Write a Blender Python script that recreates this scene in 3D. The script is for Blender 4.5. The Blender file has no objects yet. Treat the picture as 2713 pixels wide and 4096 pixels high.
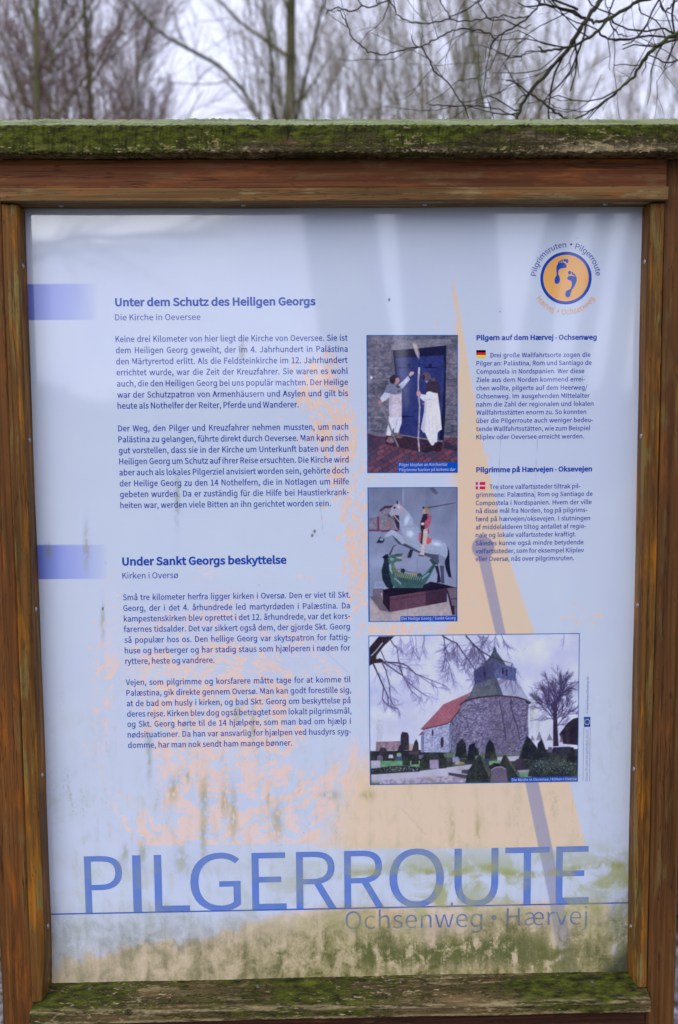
import bpy, bmesh, math, random
import numpy as np
from mathutils import Vector, Matrix
from mathutils.geometry import tessellate_polygon

SC = bpy.context.scene
COL = SC.collection
R = math.radians

# ------------------------------------------------------------------ camera, sky, sun, exposure
GROUND = -0.79                       # ground below the lower edge of the printed panel
OX, OZ = -0.45, 0.79                 # world position of the panel's lower left corner (y = 0)
YAW, PITCH, ROLL = 0.0216042, -0.0921388, -0.0079490
CAM = np.array([0.4207670, -1.4184909, 0.8644088])   # from the panel's lower left corner
FOC, FW, FH = 3800.0, 2713.0, 4096.0

def cam_axes():
    cy, sy = math.cos(YAW), math.sin(YAW); cp, sp = math.cos(PITCH), math.sin(PITCH)
    cr, sr = math.cos(ROLL), math.sin(ROLL)
    fwd = np.array([sy*cp, cy*cp, sp]); rt = np.array([cy, -sy, 0.0]); up = np.cross(rt, fwd)
    return cr*rt + sr*up, -sr*rt + cr*up, fwd
RT, UP, FWD = cam_axes()

cd = bpy.data.cameras.new('camera'); cam = bpy.data.objects.new('camera', cd); COL.objects.link(cam)
M = Matrix(((RT[0], UP[0], -FWD[0], CAM[0]+OX), (RT[1], UP[1], -FWD[1], CAM[1]),
            (RT[2], UP[2], -FWD[2], CAM[2]+OZ), (0, 0, 0, 1)))
cam.matrix_world = M
cd.sensor_fit = 'VERTICAL'; cd.sensor_height = 23.6; cd.sensor_width = 23.6*FW/FH
cd.lens = 23.6*FOC/FH
cd.clip_start = 0.02; cd.clip_end = 2000
cd.dof.use_dof = True; cd.dof.focus_distance = 1.43; cd.dof.aperture_fstop = 2.7
SC.camera = cam

SUN_EL, SUN_AZ = R(40), R(197)       # soft high sun behind the viewer, a little to the left
wd = bpy.data.worlds.new('World'); SC.world = wd; wd.use_nodes = True
nt = wd.node_tree; nt.nodes.clear()
def WN(t): return nt.nodes.new(t)
sky = WN('ShaderNodeTexSky'); sky.sky_type = 'NISHITA'; sky.sun_disc = False
sky.sun_elevation = SUN_EL; sky.sun_rotation = SUN_AZ; sky.air_density = 1.0; sky.dust_density = 3.0
hs = WN('ShaderNodeHueSaturation'); hs.inputs['Saturation'].default_value = 0.3
nt.links.new(sky.outputs[0], hs.inputs['Color'])
tc = WN('ShaderNodeTexCoord'); sep = WN('ShaderNodeSeparateXYZ'); nt.links.new(tc.outputs['Generated'], sep.inputs[0])
ramp = WN('ShaderNodeMapRange')      # overcast: brighter towards the zenith
ramp.inputs['From Min'].default_value = 0.25; ramp.inputs['From Max'].default_value = 1.0
ramp.inputs['To Min'].default_value = 1.0; ramp.inputs['To Max'].default_value = 1.15
nt.links.new(sep.outputs['Z'], ramp.inputs['Value'])
cl = WN('ShaderNodeTexNoise'); cl.inputs['Scale'].default_value = 3.5; cl.inputs['Detail'].default_value = 5
mpw = WN('ShaderNodeMapping'); mpw.inputs['Scale'].default_value = (1, 1, 2.2)
nt.links.new(tc.outputs['Generated'], mpw.inputs[0]); nt.links.new(mpw.outputs[0], cl.inputs['Vector'])
clr = WN('ShaderNodeMapRange'); clr.inputs['From Min'].default_value = 0.3; clr.inputs['From Max'].default_value = 0.7
clr.inputs['To Min'].default_value = 0.86; clr.inputs['To Max'].default_value = 1.12
nt.links.new(cl.outputs['Fac'], clr.inputs['Value'])
mul = WN('ShaderNodeMath'); mul.operation = 'MULTIPLY'
nt.links.new(ramp.outputs[0], mul.inputs[0]); nt.links.new(clr.outputs[0], mul.inputs[1])
cloud = WN('ShaderNodeVectorMath'); cloud.operation = 'SCALE'; cloud.inputs[0].default_value = (7.2, 7.5, 9.8)
nt.links.new(mul.outputs[0], cloud.inputs['Scale'])
mx = WN('ShaderNodeMix'); mx.data_type = 'RGBA'; mx.inputs['Factor'].default_value = 0.85
nt.links.new(hs.outputs[0], mx.inputs[6]); nt.links.new(cloud.outputs[0], mx.inputs[7])
bg = WN('ShaderNodeBackground'); bg.inputs['Strength'].default_value = 0.1
nt.links.new(mx.outputs[2], bg.inputs['Color'])
wo = WN('ShaderNodeOutputWorld'); nt.links.new(bg.outputs[0], wo.inputs['Surface'])

sl = bpy.data.lights.new('sun', 'SUN'); sl.energy = 1.5; sl.angle = R(60); sl.color = (1.0, 0.99, 0.97)
so = bpy.data.objects.new('sun', sl); COL.objects.link(so); so.location = (0, -4, 9)
sd = Vector((math.sin(SUN_AZ)*math.cos(SUN_EL), math.cos(SUN_AZ)*math.cos(SUN_EL), math.sin(SUN_EL)))
so.rotation_euler = sd.to_track_quat('Z', 'Y').to_euler()

vs = SC.view_settings; vs.view_transform = 'Standard'; vs.look = 'None'; vs.exposure = 0.42; vs.gamma = 1.0
vs.use_curve_mapping = False
SC.cycles.max_bounces = 6; SC.cycles.diffuse_bounces = 3; SC.cycles.glossy_bounces = 3

# ------------------------------------------------------------------ helpers
def ray(px, py):
    return RT*((px-FW/2)/FOC) - UP*((py-FH/2)/FOC) + FWD
def on_plane(px, py, y=0.0):
    """traced design unit (px, py) -> metres from the panel's lower left corner, on the plane y"""
    d = ray(px, py); return CAM + d*((y-CAM[1])/d[1])
def W(p): return (p[0]+OX, p[1], p[2]+OZ)
def to_design(x, z):
    """panel metres (arrays) -> design units"""
    dx, dy, dz = x-CAM[0], -CAM[1], z-CAM[2]
    c = dx*FWD[0]+dy*FWD[1]+dz*FWD[2]
    return (FW/2+FOC*(dx*RT[0]+dy*RT[1]+dz*RT[2])/c, FH/2-FOC*(dx*UP[0]+dy*UP[1]+dz*UP[2])/c)

def mesh_obj(name, verts, faces, mat=None, parent=None, smooth=False):
    me = bpy.data.meshes.new(name); me.from_pydata([tuple(v) for v in verts], [], [tuple(f) for f in faces]); me.update()
    o = bpy.data.objects.new(name, me); COL.objects.link(o)
    if mat: me.materials.append(mat)
    if smooth: me.polygons.foreach_set('use_smooth', [True]*len(me.polygons))
    if parent: o.parent = parent
    return o
def bm_obj(name, bm, mat=None, parent=None, smooth=False):
    me = bpy.data.meshes.new(name); bm.to_mesh(me); bm.free()
    o = bpy.data.objects.new(name, me); COL.objects.link(o)
    if mat: me.materials.append(mat)
    if smooth: me.polygons.foreach_set('use_smooth', [True]*len(me.polygons))
    if parent: o.parent = parent
    return o
def empty(name, loc):
    o = bpy.data.objects.new(name, None); COL.objects.link(o); o.location = loc; return o
def tag(o, label=None, cat=None, group=None, kind=None):
    if label: o['label'] = label
    if cat: o['category'] = cat
    if group: o['group'] = group
    if kind: o['kind'] = kind
    return o

def hash2(ix, iy, seed):
    n = (ix.astype(np.int64)*374761393 + iy.astype(np.int64)*668265263 + seed*974711) & 0x7fffffff
    n = ((n ^ (n >> 13))*1274126177) & 0x7fffffff
    return ((n ^ (n >> 16)) & 0xffff)/65535.0
def vnoise(x, y, seed=0):
    x0 = np.floor(x); y0 = np.floor(y); fx = x-x0; fy = y-y0
    fx = fx*fx*(3-2*fx); fy = fy*fy*(3-2*fy)
    a = hash2(x0, y0, seed); b = hash2(x0+1, y0, seed); c = hash2(x0, y0+1, seed); d = hash2(x0+1, y0+1, seed)
    return (a*(1-fx)+b*fx)*(1-fy)+(c*(1-fx)+d*fx)*fy
def fbm(x, y, seed=0, oct=4, gain=0.5):
    s = 0; a = 1; t = 0
    for i in range(oct):
        s = s+a*vnoise(x*2**i+17.3*i, y*2**i-9.1*i, seed+i); t += a; a *= gain
    return s/t
def sstep(a, b, x):
    t = np.clip((x-a)/(b-a), 0, 1); return t*t*(3-2*t)
def lin(c):
    c = np.asarray(c, float)/255.0
    return np.where(c <= 0.04045, c/12.92, ((c+0.055)/1.055)**2.4)
ILL = np.array([0.66, 0.695, 0.76]); VEIL = np.array([0.010, 0.010, 0.010])
def alb(c):
    """printed ink: colour as it reads in grey daylight -> reflectance"""
    return np.clip((lin(c)-VEIL)/ILL, 0.004, 0.95)

# ------------------------------------------------------------------ materials
class N:
    def __init__(s, name):
        s.m = bpy.data.materials.new(name); s.m.use_nodes = True; s.t = s.m.node_tree; s.t.nodes.clear()
    def n(s, t, **kw):
        x = s.t.nodes.new(t)
        for k, v in kw.items(): setattr(x, k, v)
        return x
    def l(s, a, b): s.t.links.new(a, b)
    def inp(s, sock, v):
        if isinstance(v, (int, float)): sock.default_value = v
        elif isinstance(v, (tuple, list)):
            sock.default_value = tuple(v)+((1.0,) if len(v) == 3 and len(sock.default_value) == 4 else ())
        else: s.l(v, sock)
    def coord(s, scale, kind='Object', rot=(0, 0, 0), loc=(0, 0, 0)):
        t = s.n('ShaderNodeTexCoord'); m = s.n('ShaderNodeMapping'); m.inputs['Scale'].default_value = scale
        m.inputs['Rotation'].default_value = rot; m.inputs['Location'].default_value = loc
        s.l(t.outputs[kind], m.inputs[0]); return m.outputs[0]
    def noise(s, vec, scale=1, detail=4, rough=0.55, dist=0.0):
        x = s.n('ShaderNodeTexNoise'); x.inputs['Scale'].default_value = scale; x.inputs['Detail'].default_value = detail
        x.inputs['Roughness'].default_value = rough; x.inputs['Distortion'].default_value = dist
        s.l(vec, x.inputs['Vector']); return x.outputs['Fac']
    def ramp(s, fac, stops, interp='LINEAR'):
        r = s.n('ShaderNodeValToRGB'); r.color_ramp.interpolation = interp
        e = r.color_ramp.elements
        while len(e) < len(stops): e.new(0.5)
        for i, (p, c) in enumerate(stops):
            e[i].position = p; e[i].color = tuple(c)+(1,) if len(c) == 3 else c
        s.l(fac, r.inputs[0]); return r.outputs[0]
    def rng(s, v, a, b, c=0.0, d=1.0, smooth=False):
        r = s.n('ShaderNodeMapRange')
        if smooth: r.interpolation_type = 'SMOOTHSTEP'
        for k, q in (('From Min', a), ('From Max', b), ('To Min', c), ('To Max', d)): r.inputs[k].default_value = q
        s.l(v, r.inputs['Value']); return r.outputs[0]
    def math(s, op, a, b=0.5, clamp=False):
        x = s.n('ShaderNodeMath', operation=op); x.use_clamp = clamp
        s.inp(x.inputs[0], a); s.inp(x.inputs[1], b); return x.outputs[0]
    def mix(s, f, a, b, mode='MIX'):
        x = s.n('ShaderNodeMix', data_type='RGBA', blend_type=mode)
        s.inp(x.inputs[0], f); s.inp(x.inputs[6], a); s.inp(x.inputs[7], b); return x.outputs[2]
    def xyz(s, vec):
        x = s.n('ShaderNodeSeparateXYZ'); s.l(vec, x.inputs[0]); return x.outputs
    def out(s, col, rough=0.6, spec=0.5, bump=None, bstr=0.3, bdist=0.002, metal=0.0, coat=0.0):
        p = s.n('ShaderNodeBsdfPrincipled'); s.inp(p.inputs['Base Color'], col); s.inp(p.inputs['Roughness'], rough)
        p.inputs['Metallic'].default_value = metal; p.inputs['Specular IOR Level'].default_value = spec
        p.inputs['Coat Weight'].default_value = coat; p.inputs['Coat Roughness'].default_value = 0.03
        if bump is not None:
            b = s.n('ShaderNodeBump'); b.inputs['Strength'].default_value = bstr; b.inputs['Distance'].default_value = bdist
            s.l(bump, b.inputs['Height']); s.l(b.outputs[0], p.inputs['Normal'])
        o = s.n('ShaderNodeOutputMaterial'); s.l(p.outputs[0], o.inputs[0]); s.p = p; return s.m

def wood(name, axis, dark, mid, orange, grey, amt_orange=0.5, amt_grey=0.4, moss=0.0, moss_top=None, seedloc=(0, 0, 0), lichen=0.0, pale_top=None, dim=1.0, worn_edges=()):
    """weathered, oiled timber with its grain along one axis; moss and lichen where they grow"""
    w = N(name)
    def sc(a, b): return tuple(b if i != axis else a for i in range(3))
    g = w.noise(w.coord(sc(3.0, 190), loc=seedloc), 1, 5, 0.6, 0.2)            # fine grain
    p = w.noise(w.coord(sc(2.2, 34), loc=seedloc), 1, 5, 0.6, 0.25)            # streaks
    q = w.noise(w.coord(sc(8, 62), loc=(seedloc[0]+5, seedloc[1]+3, seedloc[2]+9)), 1, 6, 0.66, 0.25)   # patches of worn stain
    b = w.noise(w.coord((60, 60, 60), loc=seedloc), 1, 5, 0.65)
    speck = w.noise(w.coord(sc(60, 260), loc=seedloc), 1, 3, 0.6)
    c = w.mix(w.rng(p, 0.35, 0.68), dark, mid)
    c = w.mix(w.rng(q, 0.60-0.22*amt_orange, 0.76-0.22*amt_orange, 0, 0.92, True), c, orange)
    q2 = w.noise(w.coord(sc(9, 60), loc=(seedloc[0]-7, seedloc[1]+1, seedloc[2]+2)), 1, 4, 0.6, 0.4)
    c = w.mix(w.math('MULTIPLY', w.rng(q2, 0.62-0.2*amt_grey, 0.75-0.2*amt_grey, 0, 0.9, True), w.rng(b, 0.3, 0.6, 0.4, 1.0)), c, grey)
    c = w.mix(w.rng(g, 0.34, 0.62, 0.72, 0.0), c, tuple(x*0.35 for x in dark))
    ck = w.noise(w.coord(sc(1.6, 42), loc=(seedloc[2]+11, seedloc[0]+4, seedloc[1]+6)), 1, 4, 0.6, 0.1)
    c = w.mix(w.rng(w.math('ABSOLUTE', w.math('SUBTRACT', ck, 0.5)), 0.011, 0.002, 0, 0.75), c, tuple(x*0.3 for x in dark))
    c = w.mix(w.rng(speck, 0.62, 0.72, 0, 0.75), c, tuple(x*0.4 for x in dark))
    hgt = g; rough = 0.62
    if moss > 0:
        z = w.xyz(w.coord((1, 1, 1)))[2]
        m1 = w.noise(w.coord(sc(9, 30), loc=(3, 8, 1)), 1, 5, 0.65, 0.5)
        m2 = w.noise(w.coord(sc(120, 300), loc=(2, 1, 7)), 1, 5, 0.7)
        m3 = w.noise(w.coord(sc(3.1, 5), loc=(9, 2, 4)), 1, 3, 0.5)
        f = w.math('ADD', w.math('MULTIPLY', m1, 0.55), w.math('MULTIPLY', m2, 0.45))
        f = w.math('ADD', f, w.math('MULTIPLY', w.math('SUBTRACT', m3, 0.5), 0.55))
        if moss_top is not None:
            f = w.math('ADD', f, w.rng(z, moss_top[0], moss_top[1], -0.07, 0.12))
        mk = w.rng(f, 0.54-0.16*moss, 0.64-0.16*moss, 0, 0.92, True)
        mc = w.ramp(w.noise(w.coord(sc(50, 130), loc=(1, 1, 1)), 1, 4, 0.65), [(0.34, (0.013, 0.015, 0.004)), (0.45, (0.040, 0.048, 0.006)), (0.56, (0.078, 0.100, 0.007)), (0.70, (0.14, 0.165, 0.014))])
        if dim < 1: mc = w.mix(1.0, mc, (dim, dim, dim), 'MULTIPLY')
        c = w.mix(mk, c, mc)
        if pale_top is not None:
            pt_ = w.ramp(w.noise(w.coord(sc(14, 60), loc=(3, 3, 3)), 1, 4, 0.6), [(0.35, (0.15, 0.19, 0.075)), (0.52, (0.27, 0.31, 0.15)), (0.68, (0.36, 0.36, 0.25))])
            c = w.mix(w.rng(z, pale_top, pale_top+0.0035, 0, 0.92, True), c, pt_)  # weathered grey-green top, also lightened for sky light falling on the slope
        if lichen > 0:
            l1 = w.noise(w.coord(sc(75, 240), loc=(4, 4, 4)), 1, 4, 0.62)
            l2 = w.noise(w.coord(sc(6, 12), loc=(7, 3, 2)), 1, 3, 0.5)
            lk = w.math('ADD', w.math('MULTIPLY', l1, 0.65), w.math('MULTIPLY', l2, 0.35))
            if moss_top is not None:
                lk = w.math('ADD', lk, w.rng(z, moss_top[0], moss_top[1], 0.05, -0.05))
            lc = w.ramp(w.noise(w.coord(sc(40, 90)), 1, 2), [(0.35, (0.27, 0.20, 0.09)), (0.65, (0.42, 0.35, 0.20))])
            c = w.mix(w.rng(lk, 0.62-0.08*lichen, 0.67-0.08*lichen, 0, 0.85, True), c, lc)
        for ez in worn_edges:                      # bare wood where the arrises are rubbed
            en = w.noise(w.coord(sc(22, 160), loc=(ez, 2, 5)), 1, 4, 0.65)
            c = w.mix(w.math('MULTIPLY', w.rng(w.math('ABSOLUTE', w.math('SUBTRACT', z, ez)), 0.0042, 0.0008, 0, 1, True), w.rng(en, 0.44, 0.58, 0, 0.85, True)), c, (0.33, 0.26, 0.13))
        hgt = w.math('ADD', w.math('MULTIPLY', g, 0.5), w.math('MULTIPLY', mk, m2))
        rough = w.rng(mk, 0, 1, 0.6, 0.95)
    return w.out(c, rough, 0.2, hgt, 0.8 if moss > 0 else 0.5, 0.003 if moss > 0 else 0.0012)

DK, MD, ORG, GRY = (0.020, 0.0085, 0.0045), (0.105, 0.046, 0.020), (0.27, 0.090, 0.014), (0.20, 0.145, 0.085)
WOOD_X = wood('stained_timber_rail', 0, (0.185, 0.060, 0.022), (0.29, 0.102, 0.036), (0.42, 0.138, 0.036), (0.26, 0.155, 0.066), 0.38, 0.36)
WOOD_B = wood('greyed_timber_batten', 0, (0.16, 0.080, 0.025), (0.26, 0.145, 0.050), (0.34, 0.120, 0.030), (0.36, 0.27, 0.12), 0.28, 0.55, seedloc=(3, 1, 2))
WOOD_ZL = wood('stained_timber_post', 2, (0.130, 0.047, 0.011), (0.200, 0.078, 0.017), (0.34, 0.102, 0.010), (0.20, 0.128, 0.036), 0.40, 0.40, seedloc=(1, 2, 3))
WOOD_ZR = wood('dull_timber_post', 2, (0.110, 0.042, 0.011), (0.170, 0.072, 0.019), (0.25, 0.082, 0.012), (0.18, 0.118, 0.038), 0.30, 0.36, seedloc=(6, 4, 1))
WOOD_ZB = wood('orange_timber_batten', 2, (0.130, 0.056, 0.012), (0.23, 0.100, 0.018), (0.41, 0.146, 0.009), (0.24, 0.190, 0.055), 0.58, 0.50, seedloc=(2, 7, 5))
WOOD_LOW = wood('dark_timber_rail', 0, (0.036, 0.012, 0.006), (0.10, 0.036, 0.015), (0.20, 0.06, 0.016), (0.12, 0.08, 0.04), 0.3, 0.2, seedloc=(8, 1, 1))
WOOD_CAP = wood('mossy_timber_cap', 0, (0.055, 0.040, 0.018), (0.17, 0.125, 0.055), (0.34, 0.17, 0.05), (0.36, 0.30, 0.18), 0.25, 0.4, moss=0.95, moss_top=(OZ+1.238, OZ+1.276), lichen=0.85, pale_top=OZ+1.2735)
WOOD_SILL = wood('mossy_timber_sill', 0, (0.085, 0.058, 0.022), (0.20, 0.145, 0.062), (0.26, 0.14, 0.05), (0.32, 0.26, 0.13), 0.25, 0.5, moss=0.46, moss_top=(OZ-0.10, OZ+0.06), lichen=0.6, dim=0.8, worn_edges=(OZ-0.0185, OZ-0.034), seedloc=(4, 2, 6))

def stain_group():
    """film of algae and dirt on the panel's face: where it grows is fixed in panel metres"""
    g = bpy.data.node_groups.new('algae_film', 'ShaderNodeTree')
    g.interface.new_socket('Color', in_out='INPUT', socket_type='NodeSocketColor')
    g.interface.new_socket('Color', in_out='OUTPUT', socket_type='NodeSocketColor')
    g.interface.new_socket('Rough', in_out='OUTPUT', socket_type='NodeSocketFloat')
    w = N.__new__(N); w.t = g; w.m = None
    gi = g.nodes.new('NodeGroupInput'); go = g.nodes.new('NodeGroupOutput')
    X = w.xyz(w.coord((1, 1, 1))); x, z = X[0], X[2]
    fine = w.noise(w.coord((220, 1, 220)), 1, 5, 0.7)
    mid = w.noise(w.coord((38, 1, 30)), 1, 5, 0.66, 0.5)
    big = w.noise(w.coord((9, 1, 8), loc=(1.3, 0, 0.4)), 1, 3, 0.55, 0.4)
    drip = w.noise(w.coord((75, 1, 9), loc=(0.2, 0, 0)), 1, 4, 0.6)
    tex = w.math('ADD', w.math('MULTIPLY', fine, 0.22), w.math('ADD', w.math('MULTIPLY', mid, 0.53), w.math('MULTIPLY', drip, 0.25)))
    c = gi.outputs[0]
    # thin green haze on the lower half
    hz = w.math('MULTIPLY', w.rng(z, 0.66, 0.10, 0, 1, True), w.rng(w.math('ADD', w.math('MULTIPLY', drip, 0.4), w.math('MULTIPLY', mid, 0.6)), 0.46, 0.74, 0, 0.50, True))
    c = w.mix(w.math('MULTIPLY', hz, 0.75), c, (0.33, 0.36, 0.14))
    # dripping streaks below the text
    dr = w.math('MULTIPLY', w.math('MULTIPLY', w.rng(z, 0.56, 0.36, 0, 1, True), w.rng(z, 0.14, 0.24, 0, 1, True)),
                w.rng(w.math('ADD', w.math('MULTIPLY', w.noise(w.coord((46, 1, 8.5), loc=(4.1, 0, 1)), 1, 3, 0.55), 0.62), w.math('MULTIPLY', fine, 0.38)), 0.56, 0.72, 0, 0.62, True))
    c = w.mix(w.math('MULTIPLY', dr, 0.8), c, (0.24, 0.25, 0.05))
    # film over the bottom strip
    lev = w.math('ADD', z, w.math('MULTIPLY', w.math('SUBTRACT', big, 0.5), 0.10))
    left = w.rng(x, 0.02, 0.42, 0.52, 1.0)
    fm = w.math('MULTIPLY', w.math('MULTIPLY', w.rng(lev, 0.135, 0.045, 0, 1, True), left), w.rng(tex, 0.34, 0.58, 0.30, 1.0))
    fc = w.ramp(tex, [(0.37, (0.58, 0.48, 0.27)), (0.435, (0.40, 0.335, 0.095)), (0.495, (0.245, 0.215, 0.026)), (0.575, (0.115, 0.115, 0.011))])
    c = w.mix(fm, c, fc)
    # yellow tide lines through the title
    wv = w.math('ADD', z, w.math('MULTIPLY', w.math('SUBTRACT', w.noise(w.coord((5, 1, 2), loc=(2, 0, 0)), 1, 3, 0.5), 0.5), 0.11))
    tl = w.math('MULTIPLY', w.rng(w.math('ABSOLUTE', w.math('SUBTRACT', wv, 0.163)), 0.0085, 0.001, 0, 0.75, True), w.math('MULTIPLY', w.rng(x, 0.40, 0.50, 0, 1), w.rng(mid, 0.40, 0.60)))
    c = w.mix(tl, c, (0.36, 0.38, 0.07))
    yg = w.noise(w.coord((13, 1, 17), loc=(0.7, 0, 2.2)), 1, 5, 0.62, 0.6)
    yf = w.math('MULTIPLY', w.math('MULTIPLY', w.rng(z, 0.235, 0.15, 0, 1, True), w.rng(z, 0.05, 0.11, 0.2, 1, True)), w.math('MULTIPLY', w.rng(x, 0.30, 0.62, 0.25, 1), w.rng(yg, 0.44, 0.62, 0, 0.8, True)))
    c = w.mix(yf, c, (0.42, 0.44, 0.12))
    # moss band just above the sill
    band = w.math('ADD', w.math('SUBTRACT', z, 0.034), w.math('MULTIPLY', w.math('SUBTRACT', big, 0.5), 0.055))
    mk = w.math('MULTIPLY', w.rng(w.math('ADD', w.math('ABSOLUTE', band), w.math('MULTIPLY', w.math('SUBTRACT', mid, 0.5), 0.10)), 0.030, 0.014, 0, 1, True), w.rng(w.math('ADD', tex, w.math('MULTIPLY', w.rng(x, 0.25, 0.60, -0.11, 0.05), 1.0)), 0.47, 0.55, 0, 0.94, True))
    mk = w.math('MULTIPLY', mk, w.math('MULTIPLY', w.rng(x, 0.20, 0.36, 0.0, 1), w.rng(x, 0.86, 0.72, 0.1, 1)))
    mc = w.ramp(fine, [(0.32, (0.035, 0.045, 0.008)), (0.5, (0.095, 0.115, 0.010)), (0.68, (0.18, 0.20, 0.022))])
    c = w.mix(mk, c, mc)
    # dirt in the bottom right corner and along the edges
    dx = w.math('SUBTRACT', 0.905, x)
    crn = w.math('ADD', w.math('ADD', dx, z), w.math('MULTIPLY', w.math('SUBTRACT', mid, 0.5), 0.05))
    c = w.mix(w.rng(crn, 0.060, 0.028, 0, 0.95, True), c, (0.014, 0.016, 0.010))
    c = w.mix(w.math('MULTIPLY', w.rng(dx, 0.09, 0.0, 0, 0.7, True), w.math('MULTIPLY', w.rng(z, 0.22, 0.03, 0, 1), w.rng(tex, 0.40, 0.60))), c, (0.13, 0.15, 0.06))
    # fly specks
    sp = w.noise(w.coord((95, 1, 95), loc=(3, 0, 3)), 1, 2, 0.5)
    c = w.mix(w.math('MULTIPLY', w.rng(sp, 0.755, 0.80, 0, 0.8), w.rng(z, 0.2, 1.15, 0.5, 1)), c, (0.12, 0.13, 0.10))
    w.l(c, go.inputs[0]); w.l(w.math('MAXIMUM', w.math('MULTIPLY', fm, 0.7), w.math('MAXIMUM', w.math('MULTIPLY', mk, 0.9), 0.055)), go.inputs[1])
    return g
ALGAE = stain_group()
def print_mat(name, colour=None, attr=None):
    w = N(name)
    if attr: a = w.n('ShaderNodeAttribute'); a.attribute_name = attr; src = a.outputs['Color']
    else: src = tuple(colour)
    gnode = w.n('ShaderNodeGroup'); gnode.node_tree = ALGAE; w.inp(gnode.inputs[0], src)
    bm = w.noise(w.coord((2.5, 1, 2.5)), 1, 2, 0.4)
    return w.out(gnode.outputs[0], gnode.outputs[1], 1.0, bm, 0.02, 0.004, coat=0.6)

PRINT = print_mat('printed_sheet', attr='ink')
def ink(name, rgb): return print_mat(name, colour=alb(rgb))
INK_TEXT = ink('blue_text_ink', (20, 58, 158))
INK_HEAD = ink('deep_blue_ink', (8, 68, 165))
INK_TITLE = ink('sky_blue_ink', (86, 118, 196))
INK_SUB = ink('pale_blue_ink', (74, 108, 186))
INK_LINE = ink('line_blue_ink', (40, 90, 185))
INK_ORG = ink('orange_ink', (216, 160, 98))
INK_WHITE = ink('white_ink', (182, 192, 226))
INK_CAP = ink('caption_blue_ink', (8, 78, 178))
INK_GREY = ink('lilac_ink', (112, 124, 184))
INK_BLACK = ink('black_ink', (26, 30, 44)); INK_RED = ink('red_ink', (200, 40, 66)); INK_GOLD = ink('gold_ink', (236, 204, 60))
st = N('screw_steel'); DULL = None
STEEL = st.out(st.ramp(st.noise(st.coord((300, 300, 300))), [(0.35, (0.28, 0.28, 0.29)), (0.7, (0.55, 0.55, 0.56))]), 0.35, 0.5, metal=0.9)
st = N('tarnished_screw'); DULL = st.out(st.ramp(st.noise(st.coord((300, 300, 300))), [(0.35, (0.06, 0.07, 0.06)), (0.7, (0.19, 0.21, 0.19))]), 0.6, 0.4, metal=0.5)

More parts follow.
